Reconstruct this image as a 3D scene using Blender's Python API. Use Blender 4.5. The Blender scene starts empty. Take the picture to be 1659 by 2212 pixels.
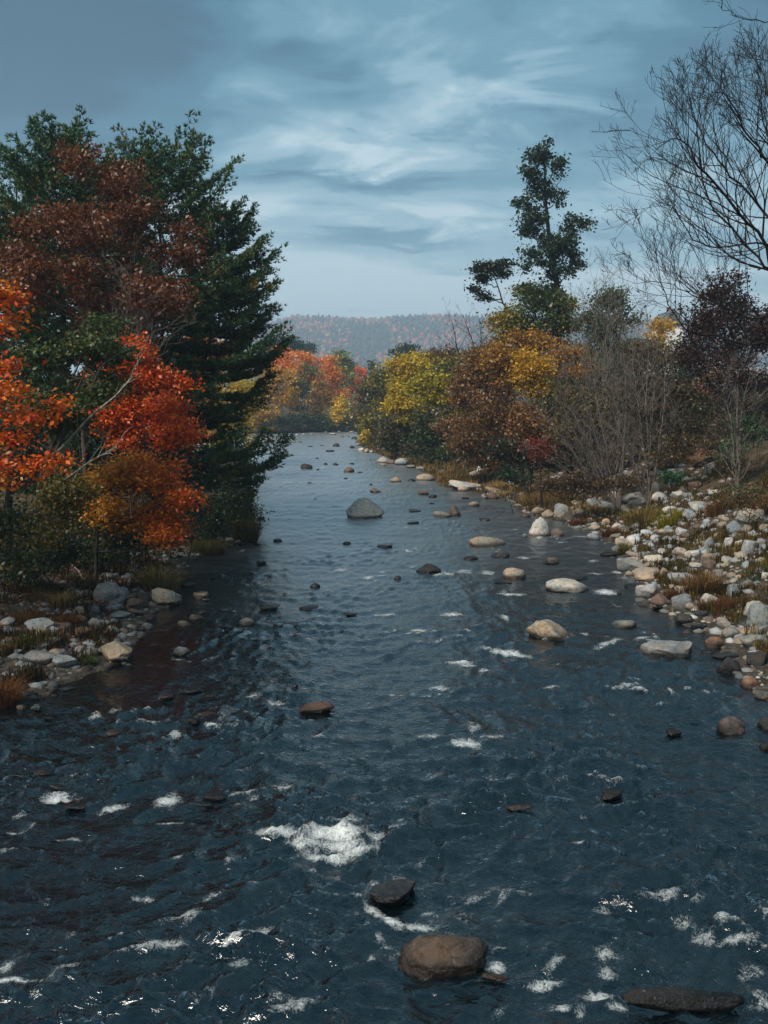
import bpy, bmesh, math, random
import numpy as np
from mathutils import Vector

S = bpy.context.scene
COL = S.collection
R = math.radians

# ------------------------------------------------------------------ camera
CAM_H = 8.0
PITCH = 6.8
FOCAL = 1990.8           # focal length in units of a 1659 x 2212 picture
cam_d = bpy.data.cameras.new('camera')
cam_d.sensor_fit = 'VERTICAL'
cam_d.sensor_height = 36.0
cam_d.lens = 36.0 * FOCAL / 2212.0
cam_d.clip_start = 0.1
cam_d.clip_end = 9000
cam = bpy.data.objects.new('camera', cam_d)
cam.location = (0, 0, CAM_H)
cam.rotation_euler = (R(90 - PITCH), 0, 0)
COL.objects.link(cam)
S.camera = cam

# ------------------------------------------------------------------ sky
SUN_EL, SUN_AZ = 44.0, 224.0      # azimuth clockwise from +Y: behind the camera, to the left
W = bpy.data.worlds.new('World'); S.world = W; W.use_nodes = True
nt = W.node_tree; nt.nodes.clear()
def N(t, **k):
    n = nt.nodes.new(t)
    for a, v in k.items():
        if a == 'ins':
            for i, x in v.items(): n.inputs[i].default_value = x
        else: setattr(n, a, v)
    return n
def L(a, b): nt.links.new(a, b)
out = N('ShaderNodeOutputWorld'); bg = N('ShaderNodeBackground', ins={'Strength': 0.1}); L(bg.outputs[0], out.inputs[0])
sky = N('ShaderNodeTexSky'); sky.sky_type = 'NISHITA'; sky.sun_disc = False
sky.sun_elevation = R(SUN_EL); sky.sun_rotation = R(SUN_AZ); sky.dust_density = 2.0
tc = N('ShaderNodeTexCoord'); sep = N('ShaderNodeSeparateXYZ'); L(tc.outputs['Generated'], sep.inputs[0])
def M(op, a, b=None, clamp=False):
    m = N('ShaderNodeMath', operation=op); m.use_clamp = clamp
    for i, v in enumerate((a, b)):
        if v is None: continue
        if isinstance(v, (int, float)): m.inputs[i].default_value = v
        else: L(v, m.inputs[i])
    return m.outputs[0]
def RAMP(fac, stops, interp='EASE'):
    r = N('ShaderNodeValToRGB'); r.color_ramp.interpolation = interp
    e = r.color_ramp.elements
    while len(e) < len(stops): e.new(0.5)
    for i, (p, c) in enumerate(stops): e[i].position = p; e[i].color = (*c, 1)
    L(fac, r.inputs[0]); return r.outputs[0]
zc = M('MAXIMUM', sep.outputs[2], 0.0)
den = M('ADD', zc, 0.16)
px_, py_ = M('DIVIDE', sep.outputs[0], den), M('DIVIDE', sep.outputs[1], den)
comb = N('ShaderNodeCombineXYZ'); L(px_, comb.inputs[0]); L(py_, comb.inputs[1])
# a cloud sheet seen in perspective: streaks running across, wisps slanting up to the right
mp = N('ShaderNodeMapping'); mp.inputs['Rotation'].default_value = (0, 0, R(-16)); mp.inputs['Scale'].default_value = (0.85, 1.35, 1); mp.inputs['Location'].default_value = (3.3, 1.4, 0)
L(comb.outputs[0], mp.inputs[0])
n1 = N('ShaderNodeTexNoise', ins={'Scale': 0.9, 'Detail': 5.0, 'Roughness': 0.55, 'Distortion': 0.5}); L(mp.outputs[0], n1.inputs['Vector'])
mp2 = N('ShaderNodeMapping'); mp2.inputs['Rotation'].default_value = (0, 0, R(-24)); mp2.inputs['Scale'].default_value = (1.7, 2.5, 1); mp2.inputs['Location'].default_value = (7.1, 0.3, 0)
L(comb.outputs[0], mp2.inputs[0])
n2 = N('ShaderNodeTexNoise', ins={'Scale': 1.5, 'Detail': 8.0, 'Roughness': 0.6, 'Distortion': 0.55}); L(mp2.outputs[0], n2.inputs['Vector'])
wisp = M('ADD', M('MULTIPLY', n1.outputs[0], 0.62), M('MULTIPLY', n2.outputs[0], 0.48))
low = RAMP(zc, [(0.0, (1, 1, 1)), (0.12, (0.85,) * 3), (0.24, (0.35,) * 3), (0.42, (0, 0, 0))], 'LINEAR')     # the sheet thickens and pales towards the horizon
cov = M('ADD', M('SUBTRACT', wisp, 0.15), M('MULTIPLY', low, 0.26))
# thin places and thick rolls of the sheet, by direction (tangent of azimuth, tangent of height)
yy = M('MAXIMUM', sep.outputs[1], 0.03)
su = M('ADD', M('DIVIDE', sep.outputs[0], yy), M('MULTIPLY', M('SUBTRACT', n1.outputs[0], 0.5), 0.25)); sv = M('ADD', M('DIVIDE', sep.outputs[2], yy), M('MULTIPLY', M('SUBTRACT', n2.outputs[0], 0.5), 0.075))
def sky_patch(px, py, rx, ry, amt, tilt=0.0):
    u0 = (px - 829.5) / 1990.8 / 1.03; c = (1106 - py) / 1990.8; v0 = (-0.1184 + c * 0.993) / (0.993 + c * 0.1184)
    a = M('DIVIDE', M('SUBTRACT', su, u0), rx / 1990.8); b = M('DIVIDE', M('SUBTRACT', M('SUBTRACT', sv, v0), M('MULTIPLY', M('SUBTRACT', su, u0), tilt)), ry / 1990.8)
    q = M('ADD', M('MULTIPLY', a, a), M('MULTIPLY', b, b))
    return M('MULTIPLY', M('MULTIPLY', M('POWER', 2.718, M('MULTIPLY', q, -1.0)), amt), M('ADD', M('MULTIPLY', n2.outputs[0], 1.8), 0.1))
for args in [(700,388,260,20,-.17),(1010,402,150,14,-.10),(820,520,150,16,-.13),(790,190,150,36,-.10),(0,90,470,230,-.20),(1659,0,200,150,-.10),(250,345,260,40,-.08),(640,108,90,28,-.10),(1250,300,260,60,-.05),
             (1130,105,170,60,.09,.35),(960,210,230,60,.07,.2),(1230,180,120,50,.06,.5),(900,300,280,45,.06),(760,455,420,32,.07),(820,625,620,45,.15),(520,180,200,60,.06,.2)]:
    cov = M('ADD', cov, sky_patch(*args))
cloud = RAMP(cov, [(0.27, (0.002, 0.024, 0.040)), (0.37, (0.010, 0.050, 0.074)), (0.46, (0.036, 0.090, 0.118)), (0.55, (0.092, 0.152, 0.178)), (0.66, (0.185, 0.230, 0.245))])
ten = N('ShaderNodeVectorMath', operation='SCALE'); ten.inputs['Scale'].default_value = 10.0; L(cloud, ten.inputs[0])
mix = N('ShaderNodeMix', data_type='RGBA'); mix.inputs[0].default_value = 0.93
L(sky.outputs[0], mix.inputs[6]); L(ten.outputs[0], mix.inputs[7]); L(mix.outputs[2], bg.inputs[0])

# ------------------------------------------------------------------ sun behind thin overcast
sd = bpy.data.lights.new('sun', 'SUN'); sd.energy = 1.5; sd.angle = R(22); sd.color = (1.0, 0.93, 0.82)
so = bpy.data.objects.new('sun', sd); COL.objects.link(so)
_dir = Vector((math.sin(R(SUN_AZ)) * math.cos(R(SUN_EL)), math.cos(R(SUN_AZ)) * math.cos(R(SUN_EL)), math.sin(R(SUN_EL))))
so.rotation_euler = (-_dir).to_track_quat('-Z', 'Y').to_euler()
so.location = _dir * 60

# ------------------------------------------------------------------ exposure and render settings
S.view_settings.view_transform = 'Standard'; S.view_settings.look = 'None'
S.view_settings.exposure = 1.75; S.view_settings.gamma = 1.0; S.view_settings.use_curve_mapping = False
S.render.engine = 'CYCLES'
cy = S.cycles
cy.max_bounces = 6; cy.diffuse_bounces = 2; cy.glossy_bounces = 2; cy.transmission_bounces = 2; cy.transparent_max_bounces = 8; cy.volume_bounces = 1
cy.use_denoising = True; cy.denoiser = 'OPENIMAGEDENOISE'; cy.denoising_input_passes = 'RGB_ALBEDO_NORMAL'; cy.denoising_prefilter = 'NONE'
cy.sample_clamp_indirect = 4.0
cy.use_adaptive_sampling = True; cy.adaptive_threshold = 0.01
cy.caustics_reflective = False; cy.caustics_refractive = False

# ------------------------------------------------------------------ numeric helpers
_rs = np.random.RandomState(5)
_P = np.concatenate([_rs.permutation(256)] * 3)
_ANG = _rs.rand(256) * 2 * np.pi
def pn(x, y, seed=0):
    x = np.asarray(x, float) + seed * 17.31; y = np.asarray(y, float) - seed * 9.77
    xi = np.floor(x).astype(int); yi = np.floor(y).astype(int)
    xf = x - xi; yf = y - yi
    u = xf * xf * xf * (xf * (xf * 6 - 15) + 10); v = yf * yf * yf * (yf * (yf * 6 - 15) + 10)
    def g(ix, iy, dx, dy):
        a = _ANG[_P[_P[ix & 255] + (iy & 255)]]
        return np.cos(a) * dx + np.sin(a) * dy
    n00 = g(xi, yi, xf, yf); n10 = g(xi + 1, yi, xf - 1, yf); n01 = g(xi, yi + 1, xf, yf - 1); n11 = g(xi + 1, yi + 1, xf - 1, yf - 1)
    a = n00 + u * (n10 - n00); b = n01 + u * (n11 - n01)
    return (a + v * (b - a)) * 1.5
def fbm(x, y, oct=4, seed=0, gain=0.5):
    s = 0; a = 1.0; f = 1.0; t = 0
    for i in range(oct):
        s = s + a * pn(x * f, y * f, seed + i * 3); t += a; a *= gain; f *= 2.03
    return s / t
def sstep(a, b, x):
    t = np.clip((x - a) / (b - a), 0, 1); return t * t * (3 - 2 * t)
_st, _ct = math.sin(R(PITCH)), math.cos(R(PITCH))
def ray(px, py):
    cx = (px - 829.5) / FOCAL; c = (1106 - py) / FOCAL
    return np.array([cx, _ct + c * _st, -_st + c * _ct])
def at0(px, py, z=0.0):            # point on the level z
    d = ray(px, py); return np.array([0, 0, CAM_H]) + d * ((z - CAM_H) / d[2])
def atY(px, py, Y):                # point at distance Y up the valley
    d = ray(px, py); return np.array([0, 0, CAM_H]) + d * (Y / d[1])
def npx(v):                        # picture units to metres at distance Y: v * Y / FOCAL
    return v / FOCAL

# ------------------------------------------------------------------ the banks and the lie of the land
_lp = [(0,1530),(70,1515),(200,1455),(285,1430),(318,1345),(385,1298),(398,1252),(412,1214),(478,1189),(543,1170),(556,1142),(548,1085),(541,1020),(536,985)]
_rp = [(772,945),(775,962),(800,975),(830,988),(870,1003),(915,1022),(950,1052),(1040,1068),(1100,1085),(1125,1108),(1215,1128),(1290,1158),(1330,1180),(1335,1215),(1345,1240),(1375,1275),(1385,1305),(1470,1345),(1540,1385),(1570,1430),(1600,1470),(1659,1525)]
LB = np.array([(-14, -400), (-13, -60), (-12.5, 0), (-11.5, 12)] + [tuple(at0(*p)[:2]) for p in _lp] + [(-45, 165), (-95, 190), (-260, 215)])
RB = np.array([(-260, 262), (-95, 238), (-60, 235), (-28, 237), (-18, 246), (-7.6, 253)] + [tuple(at0(*p)[:2]) for p in _rp] + [(9.6, 20), (10.5, 12), (11.5, 0), (12, -60), (13, -400)])
POLY = np.concatenate([LB, RB])
def dist_poly(x, y, P):
    d = np.full(x.shape, 1e9)
    for (ax, ay), (bx, by) in zip(P[:-1], P[1:]):
        vx, vy = bx - ax, by - ay; l2 = vx * vx + vy * vy
        t = np.clip(((x - ax) * vx + (y - ay) * vy) / l2, 0, 1)
        d = np.minimum(d, (x - ax - t * vx) ** 2 + (y - ay - t * vy) ** 2)
    return np.sqrt(d)
def inside(x, y):
    r = np.zeros(x.shape, bool); n = len(POLY)
    for i in range(n):
        ax, ay = POLY[i]; bx, by = POLY[(i + 1) % n]
        if ay == by: continue
        c = ((ay > y) != (by > y)) & (x < (bx - ax) * (y - ay) / (by - ay) + ax)
        r ^= c
    return r
def G(x, y, fine=True):
    x = np.asarray(x, float); y = np.asarray(y, float); sh = x.shape
    x = x.ravel(); y = y.ravel()
    dl = dist_poly(x, y, LB); dr = dist_poly(x, y, RB); ins = inside(x, y); d = np.minimum(dl, dr)
    wob = 0.5 * pn(x / 1.7, y / 1.7, 3) + 0.25 * pn(x / 0.6, y / 0.6, 4)
    zin = -np.clip(0.10 + 0.20 * d, 0, 1.0) + 0.10 * wob * np.clip(d, 0, 1)
    zl = 0.03 + 0.10 * np.minimum(d, 6) + 0.06 * np.clip(d - 6, 0, 30) + 0.03 * np.clip(d - 36, 0, 60)
    k = 0.52 - 0.30 * sstep(110, 180, y)
    zr = 0.03 + 0.13 * np.minimum(d, 3.6) + k * np.clip(d - 3.6, 0, 9.5) + 0.03 * np.clip(d - 14, 0, 60)
    zo = np.where(dl < dr, zl, zr) + (0.16 * wob + 0.6 * pn(x / 9, y / 9, 8) * np.clip((d - 6) / 12, 0, 1)) * np.clip(d / 1.5, 0, 1)
    z = np.where(ins, zin, zo)
    return z.reshape(sh)
_T = np.concatenate([np.arange(6, 100, 0.12), 100 * 1.004 ** np.arange(0, 330)])
def at(px, py):                    # point where the line of sight meets land or water
    d = ray(px, py); p = np.array([0, 0, CAM_H]) + _T[:, None] * d
    g = np.maximum(G(p[:, 0], p[:, 1]), 0.0)
    i = int(np.argmax(p[:, 2] <= g))
    if p[i, 2] > g[i]: i = len(_T) - 1
    return np.array([p[i, 0], p[i, 1], g[i]])
def gz(x, y): return float(G(np.array([x]), np.array([y]))[0])

# ------------------------------------------------------------------ mesh helpers
def mesh_np(name, V, F, mat=None, cols=None, vatts=None, smooth=False, F2=None):
    """V (n,3); F (m,k) faces of one size, F2 optional second size; cols (faces,3) colour per face"""
    me = bpy.data.meshes.new(name)
    V = np.ascontiguousarray(V, np.float32)
    Fs = [np.asarray(f, np.int32) for f in (F, F2) if f is not None and len(f)]
    loops = np.concatenate([f.ravel() for f in Fs]); sizes = np.concatenate([np.full(len(f), f.shape[1], np.int32) for f in Fs])
    starts = np.concatenate([[0], np.cumsum(sizes)[:-1]]).astype(np.int32)
    me.vertices.add(len(V)); me.vertices.foreach_set('co', V.ravel())
    me.loops.add(len(loops)); me.loops.foreach_set('vertex_index', loops)
    me.polygons.add(len(sizes)); me.polygons.foreach_set('loop_start', starts)
    if smooth: me.polygons.foreach_set('use_smooth', np.ones(len(sizes), bool))
    me.update(calc_edges=True)
    if cols is not None:
        a = me.attributes.new('tint', 'FLOAT_COLOR', 'FACE')
        c = np.ones((len(sizes), 4), np.float32); c[:, :3] = cols; a.data.foreach_set('color', c.ravel())
    for k, v in (vatts or {}).items():
        a = me.attributes.new(k, 'FLOAT', 'POINT'); a.data.foreach_set('value', np.ascontiguousarray(v, np.float32))
    if mat: me.materials.append(mat)
    return me
def obj(name, me, parent=None, loc=None, **props):
    o = bpy.data.objects.new(name, me); COL.objects.link(o)
    if parent is not None: o.parent = parent
    if loc is not None: o.location = loc
    for k, v in props.items():
        if v is not None: o[k] = v
    return o
def empty(name, loc, label, category, group=None):
    return obj(name, None, loc=loc, label=label, category=category, group=group)
class Tubes:
    def __init__(s): s.V = []; s.F = []; s.n = 0
    def add(s, P, r, sides=5):
        P = np.asarray(P, float); r = np.asarray(r, float); k = len(P)
        T = np.gradient(P, axis=0); T /= np.linalg.norm(T, axis=1)[:, None] + 1e-9
        ref = np.array([0.31, 0.87, 0.38]) if abs(T[0] @ np.array([0.31, 0.87, 0.38])) < 0.9 else np.array([1.0, 0, 0])
        U = np.cross(T, ref); U /= np.linalg.norm(U, axis=1)[:, None] + 1e-9
        Wv = np.cross(T, U)
        a = np.arange(sides) * 2 * np.pi / sides
        ring = P[:, None, :] + r[:, None, None] * (np.cos(a)[None, :, None] * U[:, None, :] + np.sin(a)[None, :, None] * Wv[:, None, :])
        s.V.append(ring.reshape(-1, 3))
        i = np.arange(k - 1)[:, None] * sides; j = np.arange(sides)[None, :]; j2 = (j + 1) % sides
        s.F.append((np.stack([i + j, i + j2, i + sides + j2, i + sides + j], -1).reshape(-1, 4)) + s.n)
        s.n += k * sides
    def mesh(s, name, mat, smooth=True):
        if not s.V: return mesh_np(name, np.zeros((3, 3)), [[0, 1, 2]], mat)
        return mesh_np(name, np.concatenate(s.V), np.concatenate(s.F), mat, smooth=smooth)
def curve(pts, n, wob=0.0, rng=None):
    pts = np.asarray(pts, float)
    t = np.linspace(0, len(pts) - 1, n); P = np.empty((n, 3))
    k = len(pts)
    ext = np.vstack([2 * pts[0] - pts[1], pts, 2 * pts[-1] - pts[-2]])
    i = np.minimum(t.astype(int), k - 2); f = (t - i)[:, None]
    p0, p1, p2, p3 = ext[i], ext[i + 1], ext[i + 2], ext[i + 3]
    P = 0.5 * (2 * p1 + (p2 - p0) * f + (2 * p0 - 5 * p1 + 4 * p2 - p3) * f ** 2 + (3 * p1 - p0 - 3 * p2 + p3) * f ** 3)
    if wob and rng is not None:
        w = rng.normal(size=P.shape) * wob; w[0] = 0; P = P + w
    return P

# ------------------------------------------------------------------ materials
def material(name):
    m = bpy.data.materials.new(name); m.use_nodes = True; m.node_tree.nodes.clear(); return m
class NT:
    def __init__(s, m): s.t = m.node_tree
    def n(s, ty, ins=None, **k):
        x = s.t.nodes.new(ty)
        for a, v in k.items(): setattr(x, a, v)
        for i, v in (ins or {}).items():
            if hasattr(v, 'node'): s.t.links.new(v, x.inputs[i])
            else: x.inputs[i].default_value = v
        return x
    def math(s, op, a, b=0.0, clamp=False):
        x = s.n('ShaderNodeMath', {0: a, 1: b}, operation=op); x.use_clamp = clamp; return x.outputs[0]
    def mix(s, f, a, b, blend='MIX'):
        x = s.n('ShaderNodeMix', {0: f, 6: a, 7: b}, data_type='RGBA', blend_type=blend); return x.outputs[2]
    def ramp(s, f, stops, interp='LINEAR'):
        x = s.n('ShaderNodeValToRGB', {0: f}); x.color_ramp.interpolation = interp; e = x.color_ramp.elements
        while len(e) < len(stops): e.new(0.5)
        for i, (p, c) in enumerate(stops): e[i].position = p; e[i].color = (*c, 1) if len(c) == 3 else c
        return x.outputs[0]
    def noise(s, vec, scale, detail=4, rough=0.55, dist=0.0):
        return s.n('ShaderNodeTexNoise', {'Vector': vec, 'Scale': scale, 'Detail': detail, 'Roughness': rough, 'Distortion': dist}).outputs[0]
    def out(s, sh): s.n('ShaderNodeOutputMaterial', {0: sh})

def leaf_material(name, trans=0.35, gloss=0.0):
    m = material(name); t = NT(m)
    c = t.n('ShaderNodeAttribute', attribute_name='tint').outputs[0]
    oc = t.n('ShaderNodeObjectInfo').outputs['Color']
    c = t.mix(1.0, c, oc, 'MULTIPLY')
    d = t.n('ShaderNodeBsdfDiffuse', {0: c}); tr = t.n('ShaderNodeBsdfTranslucent', {0: c})
    x = t.n('ShaderNodeMixShader', {0: trans, 1: d.outputs[0], 2: tr.outputs[0]}).outputs[0]
    if gloss:
        g = t.n('ShaderNodeBsdfGlossy', {0: (1, 1, 1, 1), 'Roughness': 0.45})
        x = t.n('ShaderNodeMixShader', {0: gloss, 1: x, 2: g.outputs[0]}).outputs[0]
    t.out(x); return m
M_LEAF = leaf_material('leaf', 0.35, 0.03)
M_NEEDLE = leaf_material('needle', 0.15, 0.03)
M_GRASS = leaf_material('grass_blade', 0.3)

def bark_material(name, c1, c2, scale=6.0):
    m = material(name); t = NT(m)
    g = t.n('ShaderNodeTexCoord').outputs['Object']
    v = t.n('ShaderNodeMapping', {0: g, 'Scale': (1, 1, 0.3)}).outputs[0]
    f = t.noise(v, scale, 5, 0.65)
    c = t.ramp(f, [(0.35, c1), (0.65, c2)])
    b = t.n('ShaderNodeBump', {'Height': f, 'Strength': 0.6, 'Distance': 0.03})
    t.out(t.n('ShaderNodeBsdfDiffuse', {0: c, 'Normal': b.outputs[0]}).outputs[0]); return m
M_BARK = bark_material('bark', (0.035, 0.028, 0.022), (0.10, 0.085, 0.07))
M_BARK_DARK = bark_material('bark_dark', (0.014, 0.012, 0.011), (0.045, 0.038, 0.034))
M_BARK_PALE = bark_material('bark_pale', (0.12, 0.12, 0.095), (0.36, 0.36, 0.30), 9)
M_BARK_GREY = bark_material('bark_grey', (0.075, 0.062, 0.052), (0.20, 0.17, 0.145), 9)
M_BIRCH = bark_material('birch_bark', (0.30, 0.29, 0.27), (0.62, 0.60, 0.56), 9)

def rock_material():
    m = material('river_rock'); t = NT(m)
    tcn = t.n('ShaderNodeTexCoord').outputs['Object']; geo = t.n('ShaderNodeNewGeometry')
    oi = t.n('ShaderNodeObjectInfo')
    off = t.n('ShaderNodeVectorMath', {0: (37.0, 11.0, 23.0)}, operation='SCALE'); t.t.links.new(oi.outputs['Random'], off.inputs['Scale'])
    wp = t.n('ShaderNodeVectorMath', {0: geo.outputs['Position'], 1: off.outputs[0]}, operation='ADD').outputs[0]
    big = t.noise(wp, 1.3, 5, 0.6, 0.4); mid = t.noise(wp, 5.0, 6, 0.65, 0.3); fine = t.noise(wp, 26.0, 4, 0.7)
    base = oi.outputs['Color']
    warm = t.mix(1.0, base, (1.18, 1.0, 0.84, 1), 'MULTIPLY'); cool = t.mix(1.0, base, (0.72, 0.80, 0.86, 1), 'MULTIPLY')
    c = t.mix(t.ramp(big, [(0.38, (0, 0, 0)), (0.62, (1, 1, 1))]), cool, warm)
    crk = t.n('ShaderNodeTexVoronoi', {'Vector': t.n('ShaderNodeVectorMath', {0: wp, 1: t.n('ShaderNodeTexNoise', {'Vector': wp, 'Scale': 3.0, 'Detail': 3.0}).outputs['Color']}, operation='ADD').outputs[0], 'Scale': 1.1}, feature='DISTANCE_TO_EDGE').outputs['Distance']
    c = t.mix(t.ramp(crk, [(0.0, (0.55,) * 3), (0.035, (0, 0, 0))]), c, t.mix(1.0, c, (0.3, 0.3, 0.3, 1), 'MULTIPLY'))
    c = t.mix(t.ramp(mid, [(0.30, (0, 0, 0)), (0.52, (1, 1, 1))]), t.mix(1.0, c, (0.5, 0.5, 0.52, 1), 'MULTIPLY'), c)
    lich = t.ramp(t.noise(wp, 9.0, 5, 0.7), [(0.61, (0, 0, 0)), (0.68, (0.6,) * 3)])
    c = t.mix(lich, c, t.mix(0.5, base, (0.42, 0.44, 0.40, 1)))
    c = t.mix(1.0, c, t.ramp(fine, [(0.25, (0.7,) * 3), (0.7, (1.2,) * 3)]), 'MULTIPLY')
    # the wet, algae-stained foot where the river laps at the stone
    z = t.n('ShaderNodeSeparateXYZ', {0: geo.outputs['Position']}).outputs[2]
    zz = t.math('ADD', z, t.math('MULTIPLY', t.math('SUBTRACT', big, 0.5), 0.16))
    wet = t.n('ShaderNodeMapRange', {0: zz, 1: 0.10, 2: 0.25, 3: 1.0, 4: 0.0}).outputs[0]
    c = t.mix(wet, c, t.mix(1.0, c, (0.22, 0.21, 0.2, 1), 'MULTIPLY'))
    rough = t.n('ShaderNodeMapRange', {0: wet, 3: 0.85, 4: 0.28}).outputs[0]
    h = t.math('ADD', t.math('MULTIPLY', mid, 0.7), t.math('MULTIPLY', fine, 0.3))
    b = t.n('ShaderNodeBump', {'Height': h, 'Strength': 0.9, 'Distance': 0.09})
    p = t.n('ShaderNodeBsdfPrincipled', {'Base Color': c, 'Roughness': rough, 'Specular IOR Level': 0.35, 'Normal': b.outputs[0]})
    t.out(p.outputs[0]); return m
M_ROCK = rock_material()

def ground_material():
    m = material('bank_soil'); t = NT(m)
    p = t.n('ShaderNodeNewGeometry').outputs['Position']
    a = t.noise(p, 0.35, 5, 0.6); b = t.noise(p, 2.2, 6, 0.7); f = t.noise(p, 11.0, 5, 0.7)
    c = t.ramp(a, [(0.35, (0.035, 0.03, 0.018)), (0.5, (0.075, 0.055, 0.036)), (0.66, (0.045, 0.05, 0.02))])
    c = t.mix(t.ramp(b, [(0.45, (0, 0, 0)), (0.62, (1, 1, 1))]), c, (0.12, 0.082, 0.055, 1))
    vor = t.n('ShaderNodeTexVoronoi', {'Vector': p, 'Scale': 5.5, 'Randomness': 1.0})
    st = t.ramp(vor.outputs['Color'], [(0.0, (0.03, 0.026, 0.022)), (0.5, (0.065, 0.055, 0.045)), (1.0, (0.14, 0.125, 0.11))])
    z = t.n('ShaderNodeSeparateXYZ', {0: p}).outputs[2]
    shore = t.math('MULTIPLY', t.n('ShaderNodeMapRange', {0: z, 1: 0.55, 2: 1.0, 3: 1.0, 4: 0.0}).outputs[0], t.ramp(b, [(0.35, (0, 0, 0)), (0.5, (1, 1, 1))]))
    c = t.mix(shore, c, st)
    deep = t.n('ShaderNodeMapRange', {0: z, 1: -0.25, 2: 0.06, 3: 1.0, 4: 0.0}).outputs[0]
    c = t.mix(deep, c, (0.045, 0.032, 0.018, 1))
    c = t.mix(1.0, c, t.ramp(f, [(0.25, (0.55,) * 3), (0.75, (1.4,) * 3)]), 'MULTIPLY')
    h = t.math('ADD', t.math('MULTIPLY', vor.outputs['Distance'], -0.5), f)
    bm = t.n('ShaderNodeBump', {'Height': h, 'Strength': 0.8, 'Distance': 0.08})
    t.out(t.n('ShaderNodeBsdfDiffuse', {0: c, 'Normal': bm.outputs[0]}).outputs[0]); return m
M_GROUND = ground_material()

def water_material():
    m = material('river_water'); t = NT(m)
    p = t.n('ShaderNodeNewGeometry').outputs['Position']
    depth = t.n('ShaderNodeAttribute', attribute_name='depth').outputs['Fac']
    foam = t.n('ShaderNodeAttribute', attribute_name='foam').outputs['Fac']
    # ripples: two scales, broken up so that slick patches stay
    w1 = t.noise(t.n('ShaderNodeMapping', {0: p, 'Scale': (1.0, 1.35, 1), 'Rotation': (0, 0, 0.25)}).outputs[0], 3.6, 4, 0.55, 0.9)
    w2 = t.noise(t.n('ShaderNodeMapping', {0: p, 'Scale': (1.3, 1.0, 1), 'Rotation': (0, 0, -0.5)}).outputs[0], 15.0, 3, 0.55, 0.6)
    h = t.math('ADD', t.math('MULTIPLY', w1, 1.0), t.math('MULTIPLY', w2, 0.10))
    chop = t.n('ShaderNodeAttribute', attribute_name='chop').outputs['Fac']
    bmp = t.n('ShaderNodeBump', {'Height': h, 'Strength': chop, 'Distance': 0.055})
    murk = t.math('SUBTRACT', 1.0, t.math('POWER', 2.718, t.math('MULTIPLY', depth, -3.2)), True)
    tr = t.n('ShaderNodeBsdfTransparent', {0: (0.62, 0.52, 0.36, 1)})
    df = t.n('ShaderNodeBsdfDiffuse', {0: (0.0012, 0.0042, 0.0062, 1)})
    body = t.n('ShaderNodeMixShader', {0: murk, 1: tr.outputs[0], 2: df.outputs[0]}).outputs[0]
    gl = t.n('ShaderNodeBsdfGlossy', {0: (1, 1, 1, 1), 'Roughness': t.n('ShaderNodeAttribute', attribute_name='sheen').outputs['Fac'], 'Normal': bmp.outputs[0]})
    fr = t.n('ShaderNodeFresnel', {'IOR': 1.85, 'Normal': bmp.outputs[0]}).outputs[0]
    surf = t.n('ShaderNodeMixShader', {0: fr, 1: body, 2: gl.outputs[0]}).outputs[0]
    # froth: torn into strings and clots by two noises
    fv = t.n('ShaderNodeMapping', {0: p, 'Scale': (1.0, 0.7, 1)}).outputs[0]
    f1 = t.noise(fv, 3.2, 6, 0.7, 1.8)
    s1 = t.math('SUBTRACT', 1.0, t.math('ABSOLUTE', t.math('MULTIPLY', t.math('SUBTRACT', t.noise(fv, 6.0, 5, 0.65, 2.2), 0.5), 5.0)))     # strings of bubbles
    f2 = t.noise(p, 28.0, 5, 0.75, 0.8)
    v = t.math('ADD', t.math('ADD', foam, t.math('MULTIPLY', t.math('SUBTRACT', f1, 0.5), 1.3)), t.math('ADD', t.math('MULTIPLY', t.math('SUBTRACT', s1, 0.45), 0.42), t.math('MULTIPLY', t.math('SUBTRACT', f2, 0.5), 1.3)))
    k = t.n('ShaderNodeMapRange', {0: v, 1: 0.45, 2: 1.15, 3: 0.0, 4: 0.92}).outputs[0]
    k = t.math('MULTIPLY', k, t.n('ShaderNodeMapRange', {0: foam, 1: 0.04, 2: 0.35, 3: 0.0, 4: 1.0}).outputs[0])
    fb = t.n('ShaderNodeBump', {'Height': t.math('ADD', f1, t.math('MULTIPLY', f2, 0.5)), 'Strength': 0.8, 'Distance': 0.08})
    fd = t.n('ShaderNodeBsdfDiffuse', {0: (0.80, 0.82, 0.80, 1), 'Normal': fb.outputs[0]})
    t.out(t.n('ShaderNodeMixShader', {0: k, 1: surf, 2: fd.outputs[0]}).outputs[0]); return m
M_WATER = water_material()

# ================================================================== the setting
def axis(*segs):
    a = [np.arange(s, e, st) for s, e, st in segs]; return np.concatenate(a)
def growing(a, b, f, mn):
    r = [a]
    while r[-1] < b: r.append(r[-1] + max(mn, f * abs(r[-1])))
    return np.array(r)
def grid_faces(nx, ny):
    i = np.arange(ny - 1)[:, None] * nx + np.arange(nx - 1)[None, :]
    return np.stack([i, i + 1, i + 1 + nx, i + nx], -1).reshape(-1, 4)
def build_ground():
    xs = np.concatenate([-growing(30, 3100, 0.10, 1.0)[::-1], np.arange(-29.6, 34, 0.45), growing(34.3, 3100, 0.10, 1.0)])
    ys = np.concatenate([-growing(20, 1400, 0.15, 4)[::-1], np.arange(-17, 17, 1.5), np.arange(17, 80, 0.5), growing(80, 3180, 0.02, 0.6)])
    X, Y = np.meshgrid(xs, ys)
    Z = G(X, Y)
    Z = np.where(np.abs(X) + np.abs(Y) * 0.3 > 400, np.minimum(Z, 8), Z)
    V = np.stack([X, Y, Z], -1).reshape(-1, 3)
    obj('ground', mesh_np('ground', V, grid_faces(len(xs), len(ys)), M_GROUND, smooth=True), kind='structure')
build_ground()

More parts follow.
